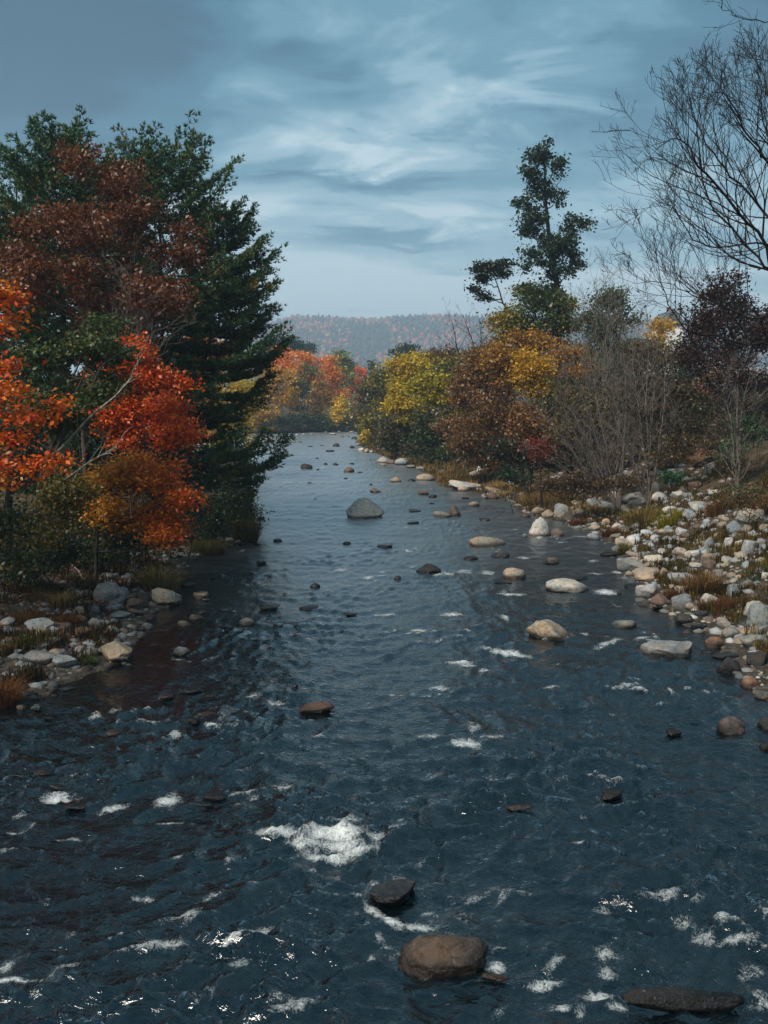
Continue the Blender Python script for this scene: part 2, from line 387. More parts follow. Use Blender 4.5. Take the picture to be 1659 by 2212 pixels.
# ------------------------------------------------------------------ foam patches: (crop origin and scale, then x, y, rx, ry, strength)
FOAM = []
def foam_set(ox, oy, k, rows):
    for r in rows:
        x, y, rx, ry = r[:4]; s = (r[4] if len(r) > 4 else 0.7) + 0.12; sl = r[5] if len(r) > 5 else 0.0
        FOAM.append((ox + k * x, oy + k * y, k * rx * 0.9, k * ry * 0.85, s - 0.06, sl))
foam_set(497.7, 1686.6, .3667, [(470,385,150,40,.85),(650,385,160,40,.85),(300,330,170,45,1.0),(600,330,250,60,.95),(560,450,140,40,1.1,.1),(750,420,130,45,1.0,-.25),(850,340,90,40,.8),(700,240,110,30,.55),(960,290,40,20,.6),
  (720,690,60,25,.9,.5),(850,770,70,35,1.0,.5),(960,840,80,35,1.05,.3),(1100,850,100,35,1.0),(1170,760,50,25,.6),(1380,770,60,25,.5),(830,610,50,40,.5),(1000,560,80,25,.45,-.4),(1120,470,60,60,.3),
  (1560,1080,60,70,.8),(1600,970,50,30,.5),(870,930,30,40,.6),(830,1040,30,40,.6),(930,970,50,20,.5),(110,890,110,25,.75,-.35),(50,1080,60,30,.6),(480,540,40,25,.6),(330,710,30,12,.5),
  (320,40,60,30,.7),(130,95,40,20,.5),(40,135,40,20,.5)])
foam_set(0, 1438, .5, [(240,570,90,30,.8),(490,605,70,25,.75,-.2),(720,580,60,50,.8),(730,675,70,18,.6),(80,655,60,10,.5),(80,710,60,8,.5),(300,735,70,8,.5),(310,475,30,12,.6),(60,460,60,8,.5),
  (700,1205,80,35,.95),(620,1000,70,20,.6),(800,1070,110,20,.6,-.3),(920,1000,60,20,.5,-.4),(1050,1180,120,18,.85,-.45),(1040,1275,50,25,.6),(60,1345,110,15,.85),(20,1290,30,40,.6),(290,1310,60,20,.6,-.3),
  (750,290,30,25,.7),(1090,130,40,15,.6),(1190,160,60,10,.6),(1220,525,40,30,.6),(760,825,40,10,.5,-.3),(1380,300,60,10,.5),(1250,370,60,8,.5)])
foam_set(829.5, 1438, .5, [(350,340,70,25,.95),(190,310,60,20,.65),(470,310,80,15,.55),(390,270,40,40,.55),(560,400,40,15,.5),(500,500,100,20,.45),(770,488,50,10,.6),(720,85,60,10,.55),(990,210,40,8,.45),
  (840,775,30,15,.7),(860,655,20,12,.6),(1110,580,30,8,.5),(1380,1180,60,50,.6),(1540,1195,110,20,.75,-.15),(1300,1120,50,50,.4),(690,1370,80,25,.75,-.2),(740,1290,60,40,.55,-.6),(760,1470,50,25,.65),
  (950,1240,60,60,.6),(970,1330,40,60,.65),(930,1420,70,30,.85),(1010,1465,50,20,.75),(850,1490,30,40,.55),(1590,1320,60,50,.5),(1640,1450,40,80,.5),(940,1050,50,25,.55),(430,1530,30,20,.5),(480,1300,40,50,.5),(40,715,30,20,.5)])
foam_set(553, 940, .4, [(1380,865,90,12,.85),(700,970,80,10,.75),(1060,965,80,14,.75),(1350,990,20,20,.6),(880,1055,50,15,.85),(1100,1225,80,15,.85),(1250,1150,70,20,.55),(1370,1180,120,22,.85,.2),
  (460,725,60,12,.6),(600,775,40,12,.65),(1120,740,60,20,.55),(1250,745,60,20,.55),(1450,662,40,8,.65),(400,555,80,8,.6),(700,1060,60,8,.45),(950,1120,60,8,.4)])
foam_set(995.4, 940, .4, [(790,850,80,20,.85),(730,750,60,8,.6),(850,745,40,12,.75),(330,660,40,8,.6),(720,680,40,8,.55),(240,985,25,15,.75),(670,1080,30,15,.65),(800,1130,130,18,.65,-.3),(980,1095,60,13,.75,-.2),
  (40,1240,50,15,.75),(130,1270,40,10,.65),(600,1230,30,6,.6),(490,1350,40,12,.65),(640,550,60,8,.5)])

ROCK_FOOT = []      # filled by the rocks, read by the water: (x, y, half width, half depth)

def build_water():
    xs = np.concatenate([-growing(16, 280, 0.035, 0.5)[::-1], np.arange(-15.6, 15.4, 0.082), growing(15.5, 40, 0.1, 1.0)])
    ys = np.concatenate([np.arange(-70, 4, 2.5), np.arange(4.5, 9.0, 0.06), growing(9.0, 70, 0.0070, 0.055), growing(70.6, 275, 0.0105, 0.6)])
    X, Y = np.meshgrid(xs, ys); x = X.ravel(); y = Y.ravel()
    g = G(x, y); depth = np.clip(-g, 0, 2)
    act = sstep(0.05, 0.45, depth)
    # flow runs up the valley (+y): waves are short-crested, broken, sharper on the crest
    rough = 0.4 + 0.9 * sstep(-0.25, 0.45, fbm(x / 5.5, y / 7.0, 3, 21)) 
    wx = x + 0.35 * pn(x / 1.1, y / 1.1, 31); wy = y + 0.35 * pn(x / 1.1, y / 1.1, 32)
    r1 = 1 - np.abs(pn(wx / 1.9, wy / 1.15, 33)) * 1.6
    r2 = 1 - np.abs(pn(wx / 0.75 + wy * 0.2, wy / 0.52, 34)) * 1.6
    r3 = 1 - np.abs(pn(wx / 0.33, wy / 0.25 + wx * 0.3, 35)) * 1.6
    big = pn(x / 3.2, y / 2.6, 36)
    s1, s2, s3 = [np.clip(q, 0, 1) ** 2.4 for q in (r1, r2, r3)]                 # narrow crests, flat slicks between
    z = 0.08 * big + 0.13 * s1 * (0.4 + 0.6 * rough) + 0.140 * s2 * rough + 0.045 * s3 * rough - 0.11
    foam = np.zeros_like(x)
    def bump(cx, cy_, rx, ry, amp, arr, sl=0.0, hard=1.0, mx=False):
        m = (np.abs(x - cx) < rx * 3.2) & (np.abs(y - cy_) < (ry + abs(sl) * rx) * 3.2)
        if not m.any(): return
        dx = (x[m] - cx) / rx; dy = (y[m] - cy_ + sl * (x[m] - cx)) / ry
        q = dx * dx + np.where(dy < 0, dy * dy * 3.0, dy * dy * 0.8)
        e = amp * np.exp(-q * 0.9 * hard)
        if mx: arr[m] = np.maximum(arr[m], e)
        else: arr[m] += e
    for px, py, rx, ry, s, sl in FOAM:
        p = at0(px, py); k = np.linalg.norm(p - np.array([0, 0, CAM_H])) / FOCAL
        ryw = abs(at0(px, py - ry)[1] - at0(px, py + ry)[1]) / 2
        slope = sl * (ryw / max(k * ry, 1e-3))
        bump(p[0], p[1], k * rx, ryw, s, foam, slope, mx=True)
        bump(p[0], p[1] - 0.15 * ryw, k * rx, ryw * 0.8, 0.05 * s * min(1, ryw * 2), z, slope)
        bump(p[0], p[1] - 1.5 * ryw, k * rx, ryw * 0.7, -0.05 * s * min(1, ryw * 2), z, slope)
    for cx, cy_, a, b in ROCK_FOOT:
        if a < 0.18 or gz(cx, cy_) > -0.05: continue
        bump(cx, cy_ - b * 1.2, a * 0.8, b * 0.5, 0.05 * min(1, a), z)           # pillow in front of the stone
        bump(cx, cy_ + b * 1.9, a * 0.7, b * 1.5 + 0.3, 0.26, foam, mx=True)     # broken water in its lee
        bump(cx + a * 1.05, cy_ + b * 0.4, a * 0.3, b * 0.9, 0.32, foam, mx=True)
        bump(cx - a * 1.05, cy_ + b * 0.4, a * 0.3, b * 0.9, 0.32, foam, mx=True)
    crest = sstep(0.55, 0.92, r1) * sstep(0.5, 0.92, r2) * sstep(0.0, 0.45, fbm(x / 2.5, y / 3.0, 2, 44) + 0.25 * (rough - 0.9))
    foam = np.maximum(foam, 0.68 * crest * act)
    foam *= sstep(0.0, 0.15, depth)
    z = z * (0.12 + 0.88 * act) * np.where(y < 2, 0.3, 1.0)
    z = z * (1.0 - 0.58 * sstep(11, 42, y)); chop = 1.0 - 0.80 * sstep(11, 52, y); sheen = 0.08 + 0.27 * sstep(11, 60, y)
    edge = (np.abs(x) > 60)
    V = np.stack([x, y, np.where(edge, 0, z)], -1)
    obj('river', mesh_np('river', V, grid_faces(len(xs), len(ys)), M_WATER, smooth=True, vatts={'depth': depth, 'foam': foam, 'chop': chop, 'sheen': sheen}), kind='structure')

# ------------------------------------------------------------------ the hill at the head of the valley
def hill_z(x, y):
    f = sstep(1350, 2850, y)
    left = sstep(-640, -230, x - 0.02 * (y - 2800) + 25 * pn(y / 300, x / 300, 51))
    top = 262 + 10 * pn(x / 260, 3.3, 52)
    z = 4 + (top - 4) * f * (0.35 + 0.65 * left) * (0.92 + 0.12 * pn(x / 350, y / 350, 53)) + 8 * f * fbm(x / 120, y / 120, 3, 54)
    return z
def build_hill():
    xs = np.arange(-1500, 2100, 30.0); ys = np.arange(1340, 3150, 30.0)
    X, Y = np.meshgrid(xs, ys); Z = hill_z(X, Y) - np.where(Y < 1400, 12, 0)
    m = material('hill_floor'); t = NT(m); p = t.n('ShaderNodeNewGeometry').outputs['Position']
    c = t.ramp(t.noise(p, 0.02, 4), [(0.4, (0.03, 0.045, 0.02)), (0.6, (0.10, 0.06, 0.03))])
    t.out(t.n('ShaderNodeBsdfDiffuse', {0: c}).outputs[0])
    obj('hill', mesh_np('hill', np.stack([X, Y, Z], -1).reshape(-1, 3), grid_faces(len(xs), len(ys)), m, smooth=True), kind='structure')
    # its wood: tree crowns, too many and too far to count
    rng = np.random.RandomState(8)
    bm = bmesh.new(); bmesh.ops.create_icosphere(bm, subdivisions=1, radius=1.0)
    iv = np.array([v.co for v in bm.verts]); fi = np.array([[v.index for v in f.verts] for f in bm.faces]); bm.free()
    gx, gy = np.meshgrid(np.arange(-680, 1240, 16.0), np.arange(1680, 2940, 20.0))
    gx = gx.ravel() + rng.uniform(-6, 6, gx.size); gy = gy.ravel() + rng.uniform(-7, 7, gy.size)
    keep = rng.rand(gx.size) < 0.9; gx = gx[keep]; gy = gy[keep]; n = gx.size
    hz = hill_z(gx, gy)
    pal = np.array([(0.030, 0.050, 0.030), (0.040, 0.060, 0.030), (0.34, 0.07, 0.05), (0.42, 0.14, 0.07), (0.36, 0.22, 0.09), (0.30, 0.15, 0.10), (0.10, 0.11, 0.035)])
    kn = 1.5 * fbm(gx / 120, gy / 190, 3, 61) + rng.normal(0, 0.16, n)
    con = kn < 0.06
    idx = np.where(con, rng.randint(0, 2, n), rng.choice([2, 3, 3, 4, 5, 6, 2], n))
    col = pal[idx] * rng.uniform(0.7, 1.3, (n, 1))
    rr = np.where(con, rng.uniform(2.6, 5.4, n), rng.uniform(2.8, 8.5, n)); hh = np.where(con, rng.uniform(4.5, 9.5, n), rng.uniform(4.0, 9.0, n))
    V = iv[None] * np.stack([rr, rr, hh], -1)[:, None, :] * rng.uniform(0.72, 1.25, (n, len(iv), 1))
    taper = np.where(con[:, None], 1 - 0.55 * iv[None, :, 2], 1.0)
    V[..., 0] *= taper; V[..., 1] *= taper
    V += np.stack([gx, gy, hz + hh * 0.75], -1)[:, None, :]
    F = fi[None] + (np.arange(n) * len(iv))[:, None, None]
    cols = np.repeat(col, len(fi), 0) * rng.uniform(0.8, 1.2, (n * len(fi), 1))
    obj('hillside_forest', mesh_np('hillside_forest', V.reshape(-1, 3), F.reshape(-1, 3), M_LEAF, cols=cols), kind='stuff',
        label='hazy autumn forest of red, gold and dark green covering the far hill', category='forest')
build_hill()

# ================================================================== rocks
def ico(sub):
    bm = bmesh.new(); bmesh.ops.create_icosphere(bm, subdivisions=sub, radius=1.0)
    v = np.array([x.co for x in bm.verts]); f = np.array([[x.index for x in y.verts] for y in bm.faces]); bm.free(); return v, f
_ICO = {k: ico(k) for k in (1, 2, 3, 4, 5)}
def n3(P, s, seed):
    return (pn(P[:, 0] * s + P[:, 2] * 0.7 * s, P[:, 1] * s - P[:, 2] * 0.6 * s, seed) + pn(P[:, 1] * s + 5.1, P[:, 2] * s + 0.5 * P[:, 0] * s, seed + 1)) * 0.5
def rock_shape(seed, kind, sub):
    rng = np.random.RandomState(seed); v, f = _ICO[sub]; v = v.copy()
    nplanes, lo, hi = {'round': (12, 0.66, 0.95), 'angular': (15, 0.50, 0.86), 'slab': (9, 0.55, 0.9), 'peak': (9, 0.50, 0.85)}[kind]
    if kind == 'peak': v[:, :2] *= (1.05 - 0.42 * v[:, 2:3])
    for i in range(nplanes):
        nrm = rng.normal(size=3); nrm /= np.linalg.norm(nrm)
        if kind == 'slab' and i == 0: nrm = np.array([0.12 * rng.normal(), 0.12 * rng.normal(), 1.0]); nrm /= np.linalg.norm(nrm)
        d = rng.uniform(lo, hi) if not (kind == 'slab' and i == 0) else 0.5
        s = v @ nrm - d
        v -= np.where(s > 0, s, 0)[:, None] * nrm[None] * (0.98 if kind != 'round' else 0.84)
    amp = {'round': 0.065, 'angular': 0.07, 'slab': 0.06, 'peak': 0.07}[kind]
    v *= (1 + amp * 2.2 * n3(v, 1.4, seed) + amp * n3(v, 3.5, seed + 3))[:, None]
    if sub >= 4: v *= (1 + 0.9 * amp * n3(v, 7, seed + 5) + 0.55 * amp * n3(v, 17, seed + 7))[:, None]
    lo_, hi_ = v.min(0), v.max(0)
    v = (v - (lo_ + hi_) / 2) / ((hi_ - lo_) / 2)
    return v, f
_ROCKLIB = {}
def rock_mesh(kind, seed, sub):
    k = (kind, seed, sub)
    if k not in _ROCKLIB:
        v, f = rock_shape(seed * 13 + len(kind), kind, sub)
        _ROCKLIB[k] = mesh_np('rock', v, f, M_ROCK, smooth=True)
    return _ROCKLIB[k]
RC = {'umber': (0.105, 0.074, 0.057), 'grey': (0.27, 0.275, 0.27), 'pale': (0.47, 0.46, 0.44), 'white': (0.64, 0.63, 0.61), 'tan': (0.38, 0.31, 0.235), 'brown': (0.17, 0.12, 0.095), 'dark': (0.045, 0.042, 0.04),
      'black': (0.022, 0.022, 0.024), 'blue': (0.31, 0.335, 0.35), 'rust': (0.25, 0.145, 0.095), 'wet': (0.05, 0.052, 0.055)}
RCW = {'umber': 'dark brown', 'grey': 'grey', 'pale': 'pale grey', 'white': 'whitish', 'tan': 'tan', 'brown': 'brown', 'dark': 'dark', 'black': 'black', 'blue': 'blue-grey', 'rust': 'rusty brown', 'wet': 'wet dark'}
RKW = {'round': 'rounded', 'angular': 'angular', 'slab': 'flat', 'peak': 'peaked'}
ROCKS = []
_rk = random.Random(4)
def rock(px, py, w, h, col='grey', kind='round', label=None, sub=3, yaw=None, seed=None, depth=0.85, sink=0.2):
    p = at(px, py); dist = np.linalg.norm(p - np.array([0, 0, CAM_H])); k = dist / FOCAL
    a = math.asin(min(0.99, (CAM_H - p[2]) / dist))
    wm = w * k * (1.08 if w > 20 else 1.0) * (0.92 if px > 1100 and p[2] > 0.04 else 1.0); dm = wm * depth; hk = h * k * 1.04; sa, ca = math.sin(a), math.cos(a)
    if hk < 1.25 * dm * sa: dm = hk / (1.25 * sa)
    hm = max(0.16 * wm if kind != 'slab' else 0.10 * wm, math.sqrt(max(0.0, (hk - 0.5 * dm * sa) ** 2 - (0.5 * dm * sa) ** 2)) / ca)
    fx, fy = ray(px, py)[:2]; fl = math.hypot(fx, fy)
    c = np.array([p[0] + fx / fl * dm * 0.45, p[1] + fy / fl * dm * 0.45])
    zb = max(gz(*c), 0.0) if p[2] > 0.04 else 0.0
    zb = min(zb, p[2] + 0.25 * hm)
    inwater = p[2] < 0.04
    s = sink + (0.15 if inwater else 0)
    hz = hm * (1 + 2 * s) / 2
    seed = seed if seed is not None else _rk.randrange(9)
    o = obj('boulder' if wm > 0.9 else 'rock', rock_mesh(kind, seed, sub), loc=(c[0], c[1], zb + hm - hz))
    if sub <= 4 and kind == 'round' and not inwater and label is None: o.data = rock_mesh('angular', seed, sub)
    o.rotation_euler = (_rk.uniform(-.3, .3) * (0.4 if inwater else 1), _rk.uniform(-.3, .3) * (0.4 if inwater else 1), yaw if yaw is not None else _rk.uniform(-0.45, 0.45) + (math.pi if _rk.random() < 0.5 else 0))
    o.scale = (wm / 2, dm / 2, hz)
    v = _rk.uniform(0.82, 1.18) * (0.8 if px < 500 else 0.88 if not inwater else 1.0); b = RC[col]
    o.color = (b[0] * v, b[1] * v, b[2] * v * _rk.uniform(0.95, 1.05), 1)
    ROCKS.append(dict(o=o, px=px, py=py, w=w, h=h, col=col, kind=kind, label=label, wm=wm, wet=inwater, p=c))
    if inwater: ROCK_FOOT.append((c[0], c[1], wm / 2, dm / 2))
    return o
def rock_set(ox, oy, k, rows):
    for r in rows:
        rock(ox + k * r[0], oy + k * r[1], k * r[2], k * r[3], *r[4:6], **(r[6] if len(r) > 6 else {}))
# in the river, near to far
rock_set(497.7, 1686.6, .3667, [(1245,1150,465,225,'umber','round',dict(label='large brown boulder in the nearest water, with an ochre-stained top', sub=5, seed=2, yaw=0.2, depth=0.62)),
  (970,750,270,125,'wet','slab',dict(label='wet dark rock with the river sliding over it, beside the white chute', sub=5, seed=5, yaw=0.5)),
  (1560,1185,140,32,'brown','slab',dict(label='low brown rock almost awash right of the ochre-topped boulder', sub=4))])
rock_set(829.5, 1438, .5, [(1290,1505,430,45,'black','slab',dict(label='long black rock slab awash in the bottom right corner', sub=5, seed=2, yaw=0.05, depth=0.5)),
  (985,582,100,42,'dark','angular'),(1205,578,70,22,'dark','round'),(580,625,110,14,'brown','slab'),(1500,295,105,62,'brown','round',dict(label='dark brown rock near the right edge, alone in mid-water', sub=4)),(1255,305,60,25,'dark','angular'),
  (1650,280,60,45,'dark','round'),(1650,370,50,30,'dark','round'),(1585,95,75,45,'rust','round'),(1640,142,80,34,'tan','slab')])
rock_set(0, 1438, .5, [(1365,208,145,46,'rust','round',dict(label='smooth rusty brown boulder alone in mid-river', sub=4, seed=6)),(930,585,95,30,'dark','round'),(870,612,90,18,'wet','slab'),(185,480,60,22,'brown','round'),
  (825,118,80,24,'wet','round'),(718,143,55,20,'brown','round'),(895,230,75,24,'brown','slab'),(835,250,55,25,'dark','angular'),(495,302,60,22,'brown','round'),(1275,95,30,14,'dark','round'),(910,140,60,12,'wet','slab'),(330,630,80,20,'wet','slab'),(250,535,70,16,'wet','slab')])
rock_set(553, 940, .4, [(433,62,40,18,'dark','round'),(520,70,30,15,'dark','round'),(400,90,45,10,'dark','slab'),(273,183,62,30,'dark','round',dict(label='dark rounded boulder far up the river near the pine tips')),(503,202,54,28,'brown','round'),
  (378,160,25,9,'dark','round'),(430,163,30,12,'dark','peak'),(333,190,18,7,'dark','round'),(130,175,35,12,'dark','peak'),(88,172,25,6,'dark','slab'),(518,158,28,8,'dark','round'),(755,255,60,28,'tan','round'),
  (918,247,98,38,'tan','round',dict(label='tan boulder with a dark wet foot near the grassy right bank')),(840,250,46,13,'black','round'),(648,313,63,27,'brown','peak'),(905,324,58,22,'brown','slab'),(955,338,45,15,'dark','round'),
  (590,450,200,112,'pale','peak',dict(label='big grey peaked boulder standing in mid-river', sub=5, seed=4, yaw=0.1, depth=0.75)),(855,416,68,14,'tan','slab'),(1000,446,95,28,'tan','slab',dict(label='low tan rock leaning against a brown block in mid-river')),
  (1070,440,80,58,'brown','angular',dict(label='blocky brown boulder touching a low tan rock in mid-river', sub=4)),(850,482,62,15,'dark','slab'),(1175,388,60,30,'tan','angular'),(1233,463,55,15,'dark','slab'),
  (1530,550,118,105,'pale','round',dict(label='pale grey near-spherical boulder just off the right bank', sub=5, seed=1)),(1450,556,45,24,'grey','round'),(1622,548,72,40,'brown','round'),
  (1245,604,192,56,'tan','round',dict(label='long loaf-shaped tan boulder right of mid-river', sub=4, seed=7, depth=0.55, yaw=0.1)),(1320,657,95,32,'wet','round'),(1160,674,75,24,'dark','round'),(490,590,45,16,'dark','round'),(695,612,82,22,'wet','angular'),
  (925,750,152,56,'black','peak',dict(label='black pointed rock in mid-river', sub=4, seed=2, depth=0.7)),(765,780,42,20,'dark','round'),(1398,780,120,62,'tan','round',dict(label='tan hump-backed boulder with black base in the rapids', sub=4)),(1330,802,90,18,'wet','slab'),
  (1595,697,82,36,'brown','round',dict(label='dark brown boulder with a light brown cap between the rapids')),(320,828,52,26,'dark','round'),(68,946,95,24,'black','slab'),(285,943,100,24,'dark','slab'),(510,977,70,14,'dark','slab'),
  (90,418,30,8,'dark','slab'),(120,575,50,14,'dark','round'),(35,700,40,18,'dark','round'),(1210,300,40,14,'pale','round'),(620,270,16,8,'dark','round'),(290,262,22,8,'dark','round'),(485,236,24,6,'dark','slab'),(880,145,40,10,'dark','slab'),
  (320,348,16,5,'dark','round'),(950,372,30,6,'wet','slab'),(1130,345,40,9,'brown','slab'),(560,205,30,8,'dark','round'),(160,95,26,7,'dark','round'),(60,105,30,6,'dark','round'),(330,128,20,6,'dark','round'),(240,40,26,5,'brown','slab'),(100,140,40,9,'brown','slab')])
rock_set(995.4, 940, .4, [(570,852,215,76,'pale','round',dict(label='low pale boulder with a yellowish flank in the rapids', sub=4, seed=3, yaw=2.9)),(488,1114,215,115,'tan','peak',dict(label='large pale tan domed boulder in the right half of the river', sub=5, seed=6, depth=0.8, yaw=0.25)),
  (883,1044,122,44,'grey','round'),(1125,1207,262,86,'grey','angular',dict(label='broad grey and tan boulder with a flat slanting top, right of the domed one', sub=5, seed=7, yaw=0.2, depth=0.6)),(1368,1152,92,58,'rust','round'),(1445,1288,112,84,'dark','angular'),
  (1592,1255,130,70,'dark','angular'),(1210,1022,92,56,'dark','angular'),(632,782,98,28,'wet','round'),(995,925,92,32,'brown','round'),(855,862,30,14,'dark','round'),(700,965,60,18,'wet','slab'),(930,830,90,26,'wet','round'),(1290,1050,80,20,'wet','slab'),(1060,945,60,14,'wet','slab'),(1430,1210,120,40,'wet','slab'),(1340,1180,80,24,'wet','round')])
rock_set(0, 1051, .4, [(1335,748,82,36,'grey','round'),(1450,672,92,26,'black','slab'),(1065,722,72,28,'tan','angular'),(985,917,82,50,'grey','peak'),(995,757,66,30,'tan','round'),(800,772,62,32,'blue','round'),(1085,606,86,32,'tan','slab'),(1110,618,40,12,'pale','round'),
  (1025,547,60,22,'grey','slab'),(760,812,50,24,'blue','angular'),(835,860,50,14,'wet','slab'),(1155,500,40,12,'brown','round'),(1500,302,50,16,'dark','round'),(1405,425,40,22,'dark','angular'),(115,1207,46,26,'tan','round'),(197,1207,50,28,'blue','angular'),(235,1082,70,28,'grey','round'),(360,1100,70,18,'wet','round'),(260,1260,60,14,'wet','slab'),(170,1135,50,18,'dark','round')])
# right bank
rock_set(995.4, 940, .4, [(1085,927,102,64,'brown','round'),(1195,948,106,80,'grey','round'),(1255,952,82,40,'tan','round'),(1340,937,102,76,'pale','peak',dict(sub=4)),(1005,888,122,78,'pale','slab',dict(sub=4, label='pale boulder with a black undercut at the foot of the right bank')),
  (1010,782,152,56,'tan','round',dict(sub=4)),(920,737,162,62,'grey','slab',dict(label='grey flat-topped slab jutting from the right bank over the water', sub=4, depth=0.6)),(810,657,122,28,'dark','slab'),(950,672,122,34,'tan','slab'),(1030,732,92,40,'tan','round'),(1040,697,102,36,'pale','round'),
  (1190,802,150,56,'blue','slab',dict(sub=4)),(1245,790,100,40,'pale','round'),(1200,872,82,62,'tan','round'),(1612,1042,132,122,'blue','round',dict(label='largest blue-grey boulder on the right edge of the bank', sub=5)),(1580,988,102,88,'pale','angular',dict(sub=4)),(1580,1152,152,82,'grey','angular',dict(sub=4)),
  (1450,1102,92,52,'grey','round'),(1530,1092,102,42,'tan','round'),(1625,1085,92,54,'grey','angular'),(1420,1047,72,42,'grey','round'),(1370,1002,82,32,'dark','round'),(1440,1002,82,34,'dark','round'),(1605,1222,92,60,'dark','round'),(1300,985,70,30,'wet','round'),
  (830,352,76,40,'white','peak'),(800,422,112,46,'blue','slab'),(720,392,82,46,'blue','angular'),(545,447,96,72,'blue','round',dict(sub=4)),(470,447,72,40,'tan','round'),(415,432,72,46,'tan','angular'),(580,467,62,52,'tan','angular'),(635,447,82,46,'tan','round'),(350,447,52,20,'brown','round'),(310,392,62,18,'tan','round'),
  (505,330,72,40,'pale','angular'),(265,290,56,42,'white','round',dict(label='white rounded boulder in the grass of the right bank')),(180,320,96,36,'tan','round'),(170,347,62,40,'brown','round'),(125,347,42,30,'grey','angular'),(100,207,36,42,'white','peak',dict(label='white upright stone standing in the grass beside the far right bank')),(630,387,62,26,'tan','slab'),
  (925,372,122,52,'blue','angular'),(960,392,102,46,'pale','round'),(1050,317,76,56,'grey','angular'),(1140,292,52,72,'blue','slab'),(1145,247,72,52,'blue','angular'),(1190,237,56,52,'grey','round'),(1340,212,62,52,'blue','round'),(1260,302,72,42,'brown','round'),(1070,372,92,52,'pale','angular'),
  (1135,432,82,36,'white','round'),(1240,457,72,46,'pale','angular'),(1290,422,142,42,'pale','slab'),(890,422,62,36,'pale','round'),(930,592,82,52,'white','round'),(870,602,82,40,'tan','round'),(840,507,72,30,'pale','round'),(780,482,62,30,'tan','round'),(720,517,62,30,'tan','round'),(630,512,52,22,'pale','round'),
  (835,562,62,26,'tan','round'),(720,572,76,40,'grey','round'),(790,592,46,14,'pale','slab'),(1000,542,72,26,'white','round'),(1045,567,52,26,'pale','round'),(890,537,62,30,'tan','round'),(1190,547,62,36,'pale','round'),(1200,587,62,30,'tan','round'),(1340,617,56,62,'blue','peak'),(1440,612,46,56,'white','angular'),
  (1255,662,82,36,'white','round'),(1340,657,76,40,'pale','round'),(1345,697,92,52,'tan','round'),(1180,647,92,36,'pale','round'),(1340,732,72,52,'brown','round'),(1550,492,132,82,'pale','angular',dict(sub=4)),(1605,462,62,52,'pale','slab'),(1480,532,92,62,'blue','angular'),(1560,642,92,62,'pale','slab'),
  (30,300,170,45,'pale','slab',dict(sub=4, label='long pale flat boulder lying at the waterline of the grassy right bank')),(75,230,60,34,'tan','angular'),(55,245,40,22,'grey','round'),(15,305,60,30,'tan','round'),(1640,520,60,40,'tan','round'),(1120,520,50,26,'pale','round'),(1010,605,60,24,'white','round'),(1090,640,52,26,'pale','round'),
  (1100,480,46,26,'pale','round'),(970,450,60,30,'tan','round'),(700,470,50,24,'tan','round'),(1420,470,60,30,'tan','round'),(1380,560,50,26,'tan','round'),(1500,600,50,30,'white','round'),(1620,600,56,36,'grey','round'),(1440,700,60,36,'pale','round'),(1270,720,60,30,'pale','round'),(1090,770,60,50,'tan','round'),(1125,795,50,40,'dark','round'),(1390,770,60,36,'grey','round'),(1460,880,80,60,'blue','round'),(1290,870,60,40,'dark','round'),(1640,780,50,30,'white','round'),(1560,540,70,40,'tan','round'),(1360,330,60,26,'pale','slab'),(1230,350,60,30,'grey','angular'),(1170,340,60,34,'white','round')])
rock_set(497.7, 608, .3667, [(905,1070,85,38,'pale','round',dict(label='pale boulder at the waterline below the yellow-green trees')),(1012,1085,80,42,'blue','angular'),(895,1000,60,34,'blue','slab'),(950,1075,60,26,'brown','round'),(800,1010,36,24,'tan','angular'),(750,950,30,16,'brown','round'),(755,968,28,18,'tan','round'),(730,930,40,16,'dark','round'),(770,1000,40,20,'pale','round'),(830,1012,30,20,'grey','round'),(1070,1100,60,20,'grey','slab'),(1120,1108,50,14,'blue','slab'),(1250,1140,50,30,'brown','round'),(900,1090,40,16,'tan','round'),(1180,1125,40,20,'brown','round')])
# far shore
rock_set(497.7, 608, .3667, [(345,912,30,10,'tan','round'),(430,905,26,9,'pale','round'),(480,903,30,8,'grey','round'),(520,900,26,7,'tan','round'),(605,903,40,10,'pale','slab'),(640,890,30,10,'grey','round'),(680,886,34,12,'blue','round'),(712,892,30,10,'grey','round'),(560,893,24,8,'grey','round'),(390,908,20,8,'white','round'),(660,918,22,8,'brown','round'),(370,950,40,6,'tan','slab'),(470,975,36,6,'brown','slab'),(540,968,28,5,'dark','slab')])
